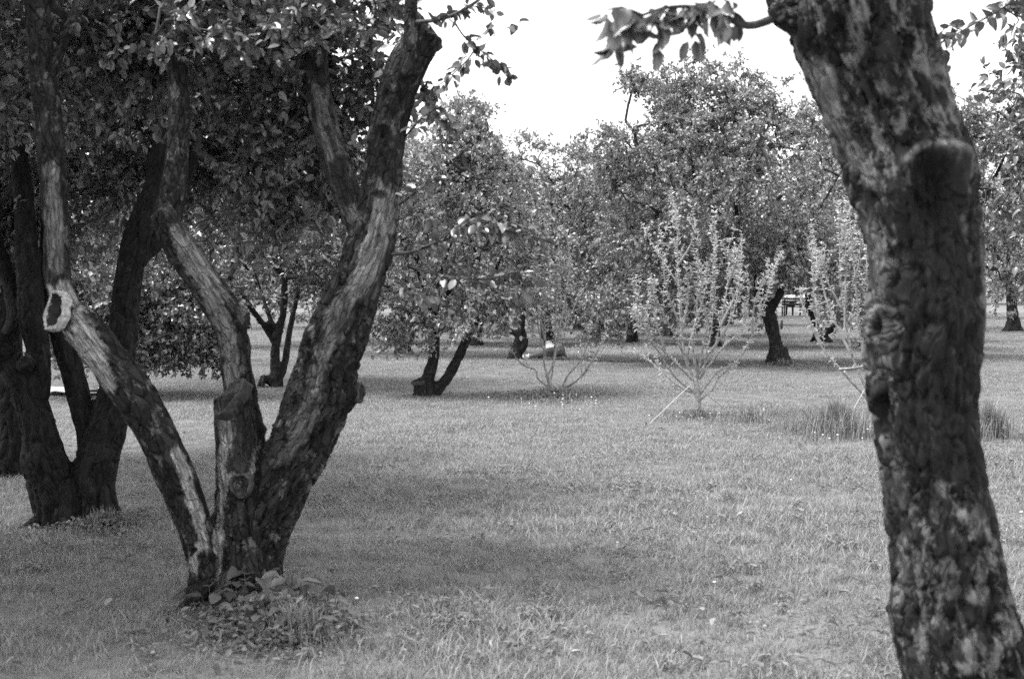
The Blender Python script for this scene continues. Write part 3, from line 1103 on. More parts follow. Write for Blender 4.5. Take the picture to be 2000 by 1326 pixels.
# ------------------------------------------------------------------ dark tree on the left, 8.9 m
def build_left():
    rng = np.random.default_rng(31)
    D = 8.9
    root = thing('apple_tree', 'dark many-stemmed apple tree behind the sawn limb at the far left', 'tree', bd(140, D), 'old apple trees of the orchard')
    L = [limb_px([(132, 1048, 52), (122, 1015, 46), (104, 955, 44), (86, 895, 42), (76, 840, 33), (60, 785, 31), (38, 735, 30), (0, 690, 28), (-70, 610, 25, -.3)], D),
         limb_px([(66, 770, 28), (76, 700, 22), (62, 610, 26), (54, 510, 22, .1), (45, 380, 18, .2), (30, 200, 14, .3)], D),
         limb_px([(185, 1040, 52, .05), (184, 990, 42, .05), (183, 920, 40, .05), (204, 845, 37, .08), (225, 760, 32, .1), (240, 660, 28, .15), (248, 560, 28, .2), (263, 480, 28, .2),
                  (278, 425, 24, .2), (302, 360, 20, .25), (318, 260, 16, .3)], D),
         limb_px([(182, 890, 26, .08), (165, 820, 22, .1), (150, 760, 22, .1), (133, 700, 23, .12), (112, 630, 21, .15), (98, 540, 18, .2), (95, 420, 15, .25)], D),
         limb_px([(255, 520, 20, .2), (330, 440, 15, .4), (380, 300, 12, .5)], D),
         limb_px([(0, 690, 20), (30, 600, 18, .2), (-30, 420, 14, .3)], D),
         limb_px([(52, 715, 20, -.1), (45, 704, 13, -.17)], D)]
    L += roots(bd(125, D), .13, 4, 8) + roots(bd(186, D + .05), .13, 4, 9)
    me = organic('trunk', L, 0.015, relief=0.011, carve=[(45, 704, 14, 15, 0, .01, .02)], seed=5)
    skel = [at(318, 260, 9.2), at(380, 300, 9.4), at(95, 420, 9.1), at(30, 200, 9.2), at(-30, 420, 9.2), at(-70, 610, 8.6), at(302, 360, 9.1)]
    ells = [(at(120, 120, 9.2), np.array([1.25, 1.2, .75])), (at(420, 80, 9.6), np.array([.9, .9, .75])), (at(20, 420, 9.6), np.array([.45, .7, .55])), (at(250, 330, 9.7), np.array([.55, .4, .35])),
            (at(430, 330, 10.0), np.array([.5, .5, .4])), (at(600, 250, 9.8), np.array([.35, .4, .35]))]

    def reject(p):
        x, y, d = proj(p)
        return ((x > 800) & (y > -20)) | ((y > 560) & (x < 330)) | (y > 600) | ((d < 8.8) & (y > 250))
    finish_tree(root, me, M_BARK_D, rng, skel, ells, 420, 6, 15, 0.056, 1, M_LEAF, n_obj=150, protos=PROTO_MID, reject=reject, shell=0.6, rtip=0.004, tl=(.2, .45))
    # its neighbour at the frame edge
    D = 11.1
    root = thing('apple_tree', 'dark apple trunk cut off by the left edge of the view', 'tree', bd(15, D), 'old apple trees of the orchard')
    L = [limb_px([(8, 950, 38), (15, 910, 27), (26, 850, 27), (18, 760, 28), (8, 640, 28), (2, 480, 25), (-20, 300, 20)], D),
         limb_px([(30, 840, 20), (45, 790, 15), (40, 770, 12)], D), limb_px([(5, 560, 20), (-80, 400, 16), (-160, 250, 12)], D)]
    me = organic('trunk', L, 0.02, relief=0.012, seed=6)
    ells = [(at(-60, 250, 11.2), np.array([1.9, 1.9, 1.2])), (at(60, 20, 11.4), np.array([1.5, 1.3, .9]))]
    finish_tree(root, me, M_BARK_D, rng, [at(-20, 300, 11.1), at(-160, 250, 11.1), at(2, 480, 11.1)], ells, 300, 7, 12, .07, 2, M_LEAF, shell=.5,
                reject=lambda p: (proj(p)[1] > 640))


build_left()


# ------------------------------------------------------------------ orchard trees behind
def generic_limbs(rng, base, h, lean, spread, r, fork=0.9, n=4):
    L = []
    f = base + np.array([lean[0] * fork, lean[1] * fork, fork])
    L.append((np.array([base + [0, 0, -.1], base + np.array([lean[0] * .4, lean[1] * .4, .45]) * [1, 1, fork], f]), np.array([r * 1.35, r, r * .9])))
    a0 = rng.uniform(0, 6.28)
    ends = []
    for i in range(n):
        a = a0 + i * 6.283 / n + rng.normal() * .3
        s = spread * rng.uniform(.45, .8)
        e1 = f + np.array([math.cos(a) * s * .35, math.sin(a) * s * .35, (h - fork) * .3])
        e2 = f + np.array([math.cos(a) * s * .75, math.sin(a) * s * .75, (h - fork) * .52]) + rng.normal(size=3) * .12
        e3 = f + np.array([math.cos(a) * s, math.sin(a) * s, (h - fork) * rng.uniform(.65, .85)]) + rng.normal(size=3) * .15
        L.append((np.array([f - [0, 0, .1], e1, e2, e3]), np.array([r * .6, r * .42, r * .28, r * .15])))
        ends += [e1, e2, e3]
    return L, ends


def crown_ells(c, rx, ry, z0, z1, rng, n=6):
    """a lumpy crown: lobes round the axis, between heights z0 and z1"""
    H = z1 - z0
    out = [(np.array([c[0], c[1], z0 + H * .62]), np.array([rx * .6, ry * .6, H * .36]))]
    a0 = rng.uniform(0, 6.28)
    for i in range(n):
        a = a0 + i * 6.283 / n + rng.normal() * .25
        zz = z0 + H * rng.uniform(.10, .58)
        out.append((np.array([c[0] + math.cos(a) * rx * .58, c[1] + math.sin(a) * ry * .58, zz]), np.array([rx, ry, 0]) * rng.uniform(.34, .5) + np.array([0, 0, H * rng.uniform(.2, .3)])))
    for i in range(2):
        a = rng.uniform(0, 6.28)
        out.append((np.array([c[0] + math.cos(a) * rx * .3, c[1] + math.sin(a) * ry * .3, z0 + H * .82]), np.array([rx * .3, ry * .3, H * .18])))
    return out


def bg_tree(label, px, d, h, rx, ry=None, z0=0.9, limbs=None, r=.16, lean=(0, 0), nodes=140, twigs=6, nleaf=13, ls=.075, lod=1, seed=1, cx=0, cy=0, extra=(), mat=None,
            twig_r=.003, reject=None, fork=.9, n_obj=0, voxel=.02, shell=.42):
    rng = np.random.default_rng(seed)
    b = bd(px, d)
    root = thing('apple_tree', label, 'tree', b, 'old apple trees of the orchard')
    GL, ends = generic_limbs(rng, b, h, lean, rx, r, fork)
    if limbs is None:
        L = GL
    else:
        tops = [l[0][-1] for l in limbs]
        L = list(limbs)
        top = tops[0]
        ends = []
        for l in limbs:
            e = l[0][-1]
            ends.append(e)
            for k in range(3):
                c = np.array([b[0] + cx, b[1] + cy, z0 + (h - z0) * rng.uniform(.35, .75)]) + rng.normal(size=3) * np.array([rx * .45, (ry or rx) * .45, .2])
                mid = (e + c) / 2 + rng.normal(size=3) * .15
                L.append((np.array([e, mid, c]), np.array([l[1][-1] * .75, l[1][-1] * .5, l[1][-1] * .25])))
                ends += [mid, c]
    L = list(L) + roots(b, (max(limbs[0][1][:2]) * .8) if limbs is not None else r, 5, seed)
    me = organic('trunk', L, voxel * 1.2, relief=.014, seed=seed, smooth_it=2)
    ells = crown_ells(b + [cx, cy, 0], rx, ry or rx, z0, h, rng) + list(extra)
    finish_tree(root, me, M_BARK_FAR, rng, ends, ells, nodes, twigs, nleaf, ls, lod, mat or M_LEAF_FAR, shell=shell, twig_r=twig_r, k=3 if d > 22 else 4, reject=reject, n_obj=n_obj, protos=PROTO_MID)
    return root


def e_px(px, py, d, rx, ry, rz):
    return (at(px, py, d), np.array([rx, ry, rz]))


def build_orchard():
    # T1 forked dark trunk seen between the limbs of the main tree
    D = 20.8
    L = [limb_px([(542, 775, 15), (541, 745, 12), (537, 705, 9), (540, 660, 9), (553, 610, 7), (556, 540, 6)], D),
         limb_px([(539, 670, 8), (520, 640, 7), (502, 618, 6, -.3), (450, 540, 5, -.6)], D),
         limb_px([(541, 650, 6), (527, 620, 5), (510, 570, 4, .3)], D), limb_px([(550, 735, 7), (558, 700, 7, .1), (564, 655, 6, .2), (585, 560, 5, .4)], D)]
    bg_tree('forked dark apple tree seen through the gap between the two main limbs', 520, D, 6.3, 2.6, 2.2, 1.15, L, nodes=640, twigs=7, nleaf=16, ls=.068, lod=2, seed=41, cx=-.6,
            extra=[e_px(330, 620, 19.0, .9, .8, .55), *([e_px(300, 680, 18.8, 1.0, .8, .38)] * 2), *([e_px(420, 670, 18.8, .5, .6, .38)] * 2), *([e_px(190, 650, 18.8, .7, .6, .45)] * 2), *([e_px(230, 570, 18.5, .9, .7, .6)] * 2), *([e_px(90, 580, 18.5, .6, .6, .45)] * 3), *([e_px(370, 600, 18.6, .8, .7, .45)] * 2), e_px(400, 560, 18.6, .8, .7, .55), e_px(250, 560, 19.0, .8, .7, .6), e_px(470, 480, 19, .8, .8, .6), e_px(620, 500, 20, .5, .7, .6)],
            mat=M_LEAF, reject=lambda p: (proj(p)[0] > 470) & (proj(p)[1] > 610) | (proj(p)[1] > 735))
    # T2 twin-stemmed tree right of the main tree
    D = 19.0
    L = [limb_px([(826, 790, 20), (826, 765, 17), (836, 735, 12), (846, 700, 11), (850, 660, 9), (850, 600, 8)], D),
         limb_px([(838, 785, 16), (850, 765, 11), (875, 735, 10), (897, 695, 9.5), (912, 660, 9), (950, 610, 8, .2), (960, 560, 6, .3)], D),
         limb_px([(826, 780, 17), (824, 760, 16), (822, 744, 14)], D)]
    L2 = [L[0], L[1]]
    root = bg_tree('low twin-stemmed apple tree with a short sawn stub at its foot', 835, D, 4.05, 1.35, 1.3, 1.0, L2, nodes=300, twigs=7, nleaf=14, ls=.06, seed=43, cx=.35,
                   extra=[e_px(840, 620, 18.6, .6, .5, .38), e_px(930, 560, 18.6, .7, .6, .4), e_px(760, 640, 18.8, .22, .3, .2), e_px(930, 620, 18.5, .45, .5, .3), e_px(880, 330, 19.5, .5, .6, .6), e_px(905, 250, 19.5, .3, .35, .35),
                          e_px(800, 590, 18.6, .4, .4, .35), e_px(960, 330, 20, .3, .4, .5)],
                   reject=lambda p: (proj(p)[1] > 700) | ((proj(p)[0] > 985) & (proj(p)[1] < 300)) | ((proj(p)[0] > 900) & (proj(p)[1] > 660)))
    me = organic('sawn_stub', [L[2]], .02, relief=.01, seed=3, smooth_it=1)
    obj('sawn_stub', me, M_BARK_FAR, root)
    cut_face('sawn_end', root, at(821, 742, D - .02), [-.2, -.3, .95], .10, .10, depth=.02, lip=.01, seed=4, pale_lip=False)
    # T3 leaning trunk with a hooked branch
    D = 28.7
    L = [limb_px([(1000, 715, 13), (1001, 697, 10), (1010, 670, 8), (1018, 640, 7), (1022, 600, 5)], D),
         limb_px([(1004, 692, 8), (1021, 680, 7), (1026, 665, 6), (1020, 640, 5), (1024, 600, 4)], D),
         limb_px([(1015, 655, 6), (985, 640, 6), (955, 620, 6, .2), (930, 590, 5, .3)], D)]
    bg_tree('apple tree with a hooked low branch behind the bare sapling', 1008, D, 4.6, 2.1, 1.9, 1.05, L, nodes=340, twigs=7, nleaf=14, ls=.066, lod=2, seed=47, cx=1.0,
            extra=[e_px(1180, 640, 27.5, .75, .6, .45), e_px(1220, 600, 27.5, .6, .6, .6), e_px(1150, 560, 27.5, .8, .6, .6), e_px(1137, 672, 27.8, .2, .25, .3), e_px(1090, 610, 29, .8, .6, .25), e_px(1060, 560, 27.8, .7, .6, .5), e_px(960, 420, 28.5, .8, .8, .8)],
            reject=lambda p: (proj(p)[1] > 700) | ((proj(p)[0] < 1090) & (proj(p)[1] > 640)))
    # T4 tall leaning tree right of the leafy sapling
    D = 26.0
    L = [limb_px([(1527, 728, 24), (1521, 710, 17), (1517, 680, 12), (1508, 640, 12), (1497, 605, 13), (1478, 560, 10), (1450, 480, 7)], D),
         limb_px([(1501, 615, 9), (1530, 560, 7, -.2), (1570, 470, 5, -.3)], D)]
    bg_tree('tall apple tree with one stout leaning trunk beyond the leafy sapling', 1520, D, 5.7, 2.9, 2.3, 1.0, L, nodes=880, twigs=7, nleaf=16, ls=.07, lod=2, seed=53, cx=-.9,
            extra=[e_px(1300, 190, 26, .6, .7, .5), e_px(1240, 170, 26, .3, .4, .35), e_px(1220, 300, 26, .9, .8, .55), e_px(1580, 260, 26.5, 1.0, 1, .6), e_px(1450, 230, 26, .8, .8, .5), e_px(1260, 430, 26, .8, .8, .6), e_px(1190, 330, 26.5, .5, .6, .5), e_px(1330, 540, 26, .8, .8, .45), e_px(1460, 500, 25.6, .8, .8, .5), e_px(1580, 480, 26, .9, .8, .6), e_px(1650, 540, 26, .5, .6, .35), e_px(1260, 600, 27, .8, .8, .3), e_px(1350, 600, 27.5, .8, .9, .28), e_px(1300, 590, 27, .9, .9, .3), e_px(1440, 575, 27, .8, .8, .3), e_px(1580, 570, 27.5, .8, .9, .3), e_px(1380, 480, 27, 1., 1., .5)],
            reject=lambda p: (proj(p)[1] > 630) | ((proj(p)[1] > 590) & (proj(p)[0] > 1480)) | ((proj(p)[0] < 1200) & (proj(p)[1] < 215)))
    # T5 behind the stake
    D = 37.0
    L = [limb_px([(1613, 675, 15), (1605, 655, 11), (1592, 625, 9), (1583, 600, 7), (1575, 560, 6)], D), limb_px([(1605, 650, 8), (1628, 640, 6), (1638, 605, 5)], D)]
    bg_tree('apple tree with a crooked dark trunk behind the staked sapling', 1600, D, 6.6, 3.2, 2.5, .8, L, nodes=480, twigs=6, nleaf=12, ls=.09, lod=2, voxel=.035, seed=59, cx=.4, twig_r=0)
    D = 41.0
    L = [limb_px([(1300, 668, 13), (1297, 645, 10), (1308, 615, 8), (1325, 580, 6)], D), limb_px([(1296, 650, 8), (1280, 632, 7), (1270, 600, 6)], D)]
    bg_tree('shady forked apple tree behind the left side of the leafy sapling', 1300, D, 6.3, 3.2, 2.5, .8, L, nodes=480, twigs=6, nleaf=12, ls=.09, lod=2, voxel=.035, seed=61, twig_r=0,
            reject=lambda p: (proj(p)[0] < 1180) & (proj(p)[1] < 290))
    # right of the near trunk
    D = 46.0
    L = [limb_px([(1980, 650, 16), (1978, 625, 11), (1976, 590, 9), (1970, 540, 7)], D)]
    bg_tree('straight-stemmed apple tree beyond the near trunk at the right edge', 1980, D, 6.8, 3.2, 2.5, 1.0, L, nodes=260, twigs=6, nleaf=12, ls=.09, lod=2, seed=67, twig_r=0, r=.12)
    bg_tree('full round apple tree half hidden behind the near trunk', 1800, 29.0, 5.6, 2.9, 2.4, 1.1, None, nodes=450, twigs=7, nleaf=14, ls=.075, lod=2, seed=71, cx=.9, r=.15,
            extra=[e_px(1960, 280, 28, .9, .8, .6), e_px(1900, 250, 28, .5, .5, .5)], reject=lambda p: (proj(p)[1] > 600))
    bg_tree('leafy apple boughs hanging in from the right edge of the view', 2260, 13.0, 5.2, 1.6, 1.6, 1.6, None, nodes=150, twigs=6, nleaf=13, ls=.08, lod=0, seed=73, r=.14, mat=M_LEAF,
            extra=[e_px(2040, 40, 11.5, .42, .5, .5), e_px(2035, 300, 13.5, .3, .4, .35)], reject=lambda p: (proj(p)[0] < 1900), n_obj=60)
    bg_tree('leafy apple boughs reaching in at the top of the left edge', -780, 7.0, 4.6, 2.3, 2.6, 2.3, None, nodes=560, twigs=7, nleaf=13, ls=.078, lod=2, seed=79, r=.14, mat=M_LEAF, cx=.3, fork=1.3,
            extra=[e_px(-60, 60, 8.0, .35, .5, .4), e_px(-420, -60, 7.2, 1.1, 1.2, .5)], reject=lambda p: (proj(p)[0] > 70) | ((proj(p)[0] > -20) & (proj(p)[1] > 420)))
    # rows farther back
    for j_, (px, d, h, rx, lab) in enumerate(((1395, 34, 5.6, 2.6, 'low-branched apple tree close behind the leafy young tree'), (1235, 36, 5.2, 2.5, 'low-branched apple tree left behind the leafy young tree'),
                                             (1690, 33, 5.4, 2.4, 'low-branched apple tree just left behind the near trunk'), (930, 35, 4.8, 2.3, 'low-branched apple tree behind the hooked tree'))):
        bg_tree(lab, px, d, h, rx, rx * .8, .55, None, nodes=330, twigs=6, nleaf=13, ls=.085, lod=2, seed=300 + j_, twig_r=0, voxel=.045, r=.13, fork=.7)
    far = [(120, 27, 6.2, 2.8), (330, 33, 6.2, 3.0), (640, 36, 6.0, 2.6), (790, 30, 4.6, 2.0), (860, 44, 5.6, 2.6), (1010, 52, 5.3, 2.8), (1130, 46, 5.0, 2.6), (1070, 38, 4.7, 2.4), (1210, 60, 6.3, 3.0), (1420, 52, 7.2, 3.2),
           (1700, 48, 7.0, 3.0), (2130, 40, 6.8, 3.2), (480, 48, 6.6, 3.2), (940, 66, 6.4, 3.2), (1090, 72, 6.2, 3.3), (1320, 74, 7.5, 3.5), (1850, 62, 7.2, 3.4), (1640, 58, 7.2, 3.4), (1470, 64, 7.0, 3.4), (1250, 50, 6.4, 3.0)]
    where = {860: 'far apple tree in the gap just right of the twin-stemmed tree', 790: 'low apple tree crowding close behind the twin-stemmed tree', 1010: 'far apple tree under the dip of the skyline',
             1130: 'far apple tree between the bare sapling and the tall leaning tree', 1210: 'far tree whose top shows left of the tall leaning tree', 1420: 'far tree filling behind the leafy young tree',
             1700: 'far tree just left behind the near trunk', 2130: 'far tree at the right edge beyond the near trunk', 640: 'far tree directly behind the thick right limb of the main tree', 330: 'far tree behind the middle limb of the main tree'}
    for i, (px, d, h, rx) in enumerate(far):
        place = 'left' if px < 700 else ('middle' if px < 1250 else 'right')
        o = bg_tree(where.get(px, 'distant apple tree in the last rows on the %s of the orchard' % place), px, d, h, rx, rx * .85, 0.5 if d > 30 else 1.1, None, nodes=280 if d < 40 else 200, twigs=5,
                    nleaf=12, ls=.09 if d < 40 else .13, lod=2, seed=100 + i, twig_r=0, voxel=.06 if d > 40 else .05, r=.15, lean=(random.Random(i).uniform(-.25, .25), 0))
        o['group'] = 'far apple trees on the %s' % place
    # a wood closing the view
    rng = np.random.default_rng(7)
    n = 36000
    x = rng.uniform(-75, 75, n)
    y = 112 + rng.normal(size=n) * 4 + 6 * np.sin(x * .13)
    hh = 6.0 + 1.6 * fbm(np.stack([x * .16, x * 0, x * 0], -1), 3)
    z = .2 + hh * rng.random(n) ** .8
    P = np.stack([x, y, z], -1)
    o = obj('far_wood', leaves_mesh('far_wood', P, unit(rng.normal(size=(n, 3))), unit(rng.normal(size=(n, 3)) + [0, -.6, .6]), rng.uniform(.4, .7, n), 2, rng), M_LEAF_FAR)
    tag(o, 'distant leafy edge of a wood closing the far end of the orchard', 'woodland', kind='stuff')


build_orchard()


# ------------------------------------------------------------------ young trees
def sapling(label, base_px, D, trunk, shoots, ls, spacing, per, seed, leaf_from=.3, depth=.45):
    rng = np.random.default_rng(seed)
    root = thing('young_tree', label, 'young tree', bd(base_px, D), 'young fruit trees with guy straps')
    p, r = limb_px(trunk, D)
    p, r = catmull(p, r, .03)
    mb = MB()
    mb.tube(p, r, 8, True)
    obj('trunk', mb.mesh('trunk'), M_TWIG_PALE, root)
    lines = []
    mb = MB()
    P, Dd, N, Z = [], [], [], []
    for s in shoots:
        off = rng.uniform(-depth, depth)
        n = len(s)
        pts = np.array([at(a[0], a[1], D + off * (i / (n - 1)) ** 1.3) for i, a in enumerate(s)])
        wl = rng.uniform(.9, 1.4)
        q, rr = catmull(pts, np.linspace(.0135 * wl, .003, n), .03)
        q = q + np.cumsum(rng.normal(size=q.shape) * .0012, axis=0)
        mb.tube(q, rr, 5)
        tw = [(q, leaf_from)]
        Lt = np.linalg.norm(q[-1] - q[0])
        for _ in range(int(Lt * 6)):            # side spurs
            i = rng.integers(int(len(q) * .35), len(q))
            dv = unit(unit(q[min(i + 1, len(q) - 1)] - q[i - 1]) + .7 * unit(rng.normal(size=3)) + [0, 0, .5])
            l = rng.uniform(.05, .34)
            sp = np.array([q[i], q[i] + dv * l * .5, q[i] + dv * l + [0, 0, .03]])
            mb.tube(sp, np.array([.004, .003, .002]), 4)
            tw.append((catmull(sp, [1, 1, 1], .02)[0], .2))
        for line, f0 in tw:
            cl = np.concatenate([[0], np.cumsum(np.linalg.norm(np.diff(line, axis=0), axis=1))])
            m = int(cl[-1] * (1 - f0) / spacing)
            ss = cl[-1] * f0
            while ss < cl[-1]:
                i = min(len(line) - 1, max(1, int(np.searchsorted(cl, ss))))
                tg = unit(line[i] - line[i - 1])
                big = rng.uniform(.5, 1.35)
                for _ in range(rng.integers(1, per + 2)):
                    v = unit(rng.normal(size=3))
                    v = unit(v - tg * (v @ tg))
                    d = unit(tg * rng.uniform(.3, 1.1) + v)
                    P.append(line[i]); Dd.append(d); N.append(unit(np.array([0, -.25, 1]) + .6 * rng.normal(size=3))); Z.append(ls * big * rng.uniform(.7, 1.2))
                ss += spacing * rng.uniform(.5, 2.6)
    obj('branches', mb.mesh('branches'), M_TWIG_PALE, root)
    o = obj('crown', leaves_mesh('crown', np.array(P), np.array(Dd), np.array(N), np.array(Z), 1, rng, .55), M_LEAF_YOUNG, root)
    return root


def build_saplings():
    sapling('leafy young tree with upright pale shoots and two guy straps', 1365, 16.0,
            [(1366, 822, 6), (1364, 790, 5.5), (1362, 762, 6), (1358, 738, 5)],
            [[(1358, 742), (1340, 705), (1331, 640), (1326, 550), (1323, 450), (1318, 398)], [(1360, 738), (1390, 690), (1406, 640), (1420, 560), (1424, 465)],
             [(1366, 772), (1400, 728), (1440, 705), (1470, 652), (1490, 592), (1506, 530)], [(1360, 768), (1320, 737), (1290, 690), (1258, 640), (1236, 545)],
             [(1358, 768), (1330, 756), (1290, 725), (1252, 690)], [(1352, 742), (1300, 690), (1262, 655), (1262, 600)], [(1362, 738), (1385, 620), (1400, 500), (1404, 462)],
             [(1366, 742), (1378, 700), (1394, 600), (1398, 470)], [(1327, 560), (1292, 502), (1265, 462)], [(1323, 520), (1352, 470), (1350, 405)], [(1406, 640), (1440, 565), (1448, 500)],
             [(1366, 782), (1390, 762), (1405, 735), (1432, 712)], [(1331, 640), (1300, 560), (1292, 470)], [(1340, 700), (1362, 600), (1364, 455)], [(1420, 560), (1436, 520), (1442, 490)],
             [(1470, 652), (1472, 600), (1490, 540)], [(1362, 738), (1352, 660), (1376, 570), (1380, 520)], [(1378, 700), (1420, 640), (1438, 590), (1446, 540)], [(1345, 712), (1312, 640), (1280, 580), (1272, 530)], [(1366, 740), (1410, 680), (1450, 640), (1462, 560)], [(1331, 650), (1345, 580), (1340, 520)], [(1300, 690), (1282, 640), (1252, 610)]], .045, .0165, 3, 201, .2)
    sapling('nearly bare young tree in a patch of white flowers', 1075, 18.9,
            [(1071, 785, 5), (1073, 765, 4.5), (1074, 748, 4.5), (1068, 732, 4)],
            [[(1068, 735), (1062, 700), (1064, 650), (1055, 570), (1040, 500)], [(1074, 752), (1080, 715), (1083, 660), (1086, 600), (1096, 490)],
             [(1073, 758), (1052, 740), (1046, 722), (1022, 713), (1002, 690), (990, 665)], [(1076, 764), (1110, 753), (1140, 730), (1165, 690), (1192, 648)],
             [(1076, 768), (1100, 762), (1130, 740), (1150, 718), (1170, 680), (1185, 650)], [(1098, 758), (1108, 735), (1130, 710), (1146, 680), (1150, 650), (1138, 615)],
             [(1067, 735), (1078, 718), (1086, 690), (1090, 640)], [(1064, 665), (1050, 612), (1014, 585)], [(1083, 665), (1100, 640), (1120, 600), (1135, 560)], [(1066, 700), (1052, 640), (1046, 560), (1052, 470)], [(1080, 715), (1100, 600), (1112, 520), (1108, 450)], [(1055, 570), (1070, 500), (1066, 445)]], .045, .030, 2, 203, .35)
    sapling('staked young tree half hidden by the near trunk', 1702, 14.8,
            [(1702, 842, 6.5), (1702, 815, 6), (1700, 790, 6), (1698, 765, 5.5)],
            [[(1698, 785), (1642, 722), (1602, 672), (1590, 600), (1584, 470)], [(1696, 770), (1662, 690), (1642, 570), (1636, 395)], [(1660, 690), (1622, 605), (1600, 520), (1592, 470)],
             [(1700, 770), (1680, 655), (1666, 490), (1660, 418)], [(1684, 700), (1692, 560), (1692, 430)], [(1704, 775), (1750, 700), (1790, 560), (1800, 450)], [(1642, 600), (1615, 540), (1612, 480)],
             [(1640, 722), (1690, 715), (1720, 690)], [(1602, 672), (1570, 600), (1562, 560)], [(1664, 560), (1680, 500), (1684, 420)], [(1650, 640), (1652, 500), (1650, 440)]], .045, .019, 3, 205, .2)
    for lab, a, b, D1, D2 in (('pale guy strap running down to the left of the leafy young tree', (1350, 750), (1262, 830), 15.95, None), ('pale guy strap running down to the right of the leafy young tree', (1372, 764), (1436, 810), 16.0, None),
                              ('pale guy strap slanting down into the tall grass by the near trunk', (1696, 748), (1640, 843), 14.75, None)):
        g, _ = ground(*b)
        p = np.array([at(a[0], a[1], D1), (at(a[0], a[1], D1) + g) / 2 + [0, 0, -.01], g + [0, 0, -.02]])
        # a flat woven strap with a peg at its foot
        q, r = catmull(p, [.0042, .0042, .0042], .1)
        root = thing('guy_strap', lab, 'strap', g, 'guy straps of the young trees')
        mb = MB()
        mb.tube(q, r, 6, True)
        obj('strap', mb.mesh('strap'), M_ROPE, root)
        mb = MB()
        mb.tube(np.array([g + [0, 0, -.1], g + [0, 0, .02], g + [0, 0, .03]]), np.array([.008, .009, .008]), 8, True)
        obj('peg', mb.mesh('peg'), M_BENCH, root)


build_saplings()


# ------------------------------------------------------------------ grass
def tuft_mesh(name, rng, nb, rad, h, w, seg=3, wide=1.0):
    V, F, T, R = [], [], [], []
    n = 0
    for _ in range(nb):
        a = rng.uniform(0, 6.283)
        rr = rad * math.sqrt(rng.random())
        b = np.array([math.cos(a) * rr, math.sin(a) * rr, -0.01])
        hh = h * rng.uniform(.5, 1.25)
        az = rng.uniform(0, 6.283)
        ln = np.array([math.cos(az), math.sin(az), 0]) * hh * rng.uniform(.15, .95)
        sd = np.array([-math.sin(az + rng.normal() * .6), math.cos(az), 0])
        ww = w * rng.uniform(.7, 1.4)
        for i in range(seg):
            t = i / seg
            c = b + np.array([0, 0, hh * (t - .25 * t * t)]) + ln * t * t
            V += [c - sd * ww * (1 - t * .55), c + sd * ww * (1 - t * .55)]
        V.append(b + np.array([0, 0, hh * .75]) + ln)
        for i in range(seg - 1):
            o = n + i * 2
            F.append([o, o + 1, o + 3, o + 2])
        o = n + (seg - 1) * 2
        T.append([o, o + 1, o + 2])
        R += [rng.random()] * (seg * 2 + 1)
        n += seg * 2 + 1
    return mesh_np(name, np.array(V), [np.array(F), np.array(T)], {'rnd': np.array(R)})


def clover_mesh(name, rng, nb, rad, h, ls):
    P, D, N, Z = [], [], [], []
    for _ in range(nb):
        a = rng.uniform(0, 6.283)
        rr = rad * math.sqrt(rng.random())
        c = np.array([math.cos(a) * rr, math.sin(a) * rr, h * rng.uniform(.5, 1.1)])
        a0 = rng.uniform(0, 6.283)
        for k in range(3):
            b = a0 + k * 2.094
            P.append(c); D.append([math.cos(b), math.sin(b), rng.uniform(-.25, .3)]); N.append(unit(np.array([0, 0, 1]) + .3 * rng.normal(size=3))); Z.append(ls * rng.uniform(.7, 1.2))
    return leaves_mesh(name, np.array(P), np.array(D, float), np.array(N), np.array(Z), 1, rng, 1.1)


def scatter(name, pts, rotz, scl, idx, protos, label, cat):
    me = bpy.data.meshes.new(name)
    me.vertices.add(len(pts))
    me.vertices.foreach_set('co', np.asarray(pts, np.float32).ravel())
    rv = np.stack([np.zeros(len(pts)), np.zeros(len(pts)), rotz], -1)
    a = me.attributes.new('rotv', 'FLOAT_VECTOR', 'POINT'); a.data.foreach_set('vector', rv.astype(np.float32).ravel())
    a = me.attributes.new('scl', 'FLOAT', 'POINT'); a.data.foreach_set('value', np.asarray(scl, np.float32))
    a = me.attributes.new('idx', 'INT', 'POINT'); a.data.foreach_set('value', np.asarray(idx, np.int32))
    me.update()
    coll = bpy.data.collections.new(name + '_kinds')
    for i, (pm, mat) in enumerate(protos):
        po = bpy.data.objects.new('%s_kind_%02d' % (name, i), pm)
        if not pm.materials:
            pm.materials.append(mat)
        coll.objects.link(po)
    g = bpy.data.node_groups.new(name, 'GeometryNodeTree')
    g.interface.new_socket('Geometry', in_out='INPUT', socket_type='NodeSocketGeometry')
    g.interface.new_socket('Geometry', in_out='OUTPUT', socket_type='NodeSocketGeometry')
    gi = g.nodes.new('NodeGroupInput'); go = g.nodes.new('NodeGroupOutput')
    ip = g.nodes.new('GeometryNodeInstanceOnPoints')
    ci = g.nodes.new('GeometryNodeCollectionInfo')
    ci.inputs['Collection'].default_value = coll
    ci.inputs['Separate Children'].default_value = True
    ci.inputs['Reset Children'].default_value = True

    def na(nm, dt):
        q = g.nodes.new('GeometryNodeInputNamedAttribute')
        q.data_type = dt
        q.inputs['Name'].default_value = nm
        return next(s for s in q.outputs if s.enabled and s.name == 'Attribute')
    g.links.new(gi.outputs[0], ip.inputs['Points'])
    g.links.new(ci.outputs[0], ip.inputs['Instance'])
    ip.inputs['Pick Instance'].default_value = True
    g.links.new(na('idx', 'INT'), ip.inputs['Instance Index'])
    g.links.new(na('rotv', 'FLOAT_VECTOR'), ip.inputs['Rotation'])
    g.links.new(na('scl', 'FLOAT'), ip.inputs['Scale'])
    g.links.new(ip.outputs[0], go.inputs[0])
    o = obj(name, me)
    md = o.modifiers.new('scatter', 'NODES')
    md.node_group = g
    tag(o, label, cat, kind='stuff')
    return o


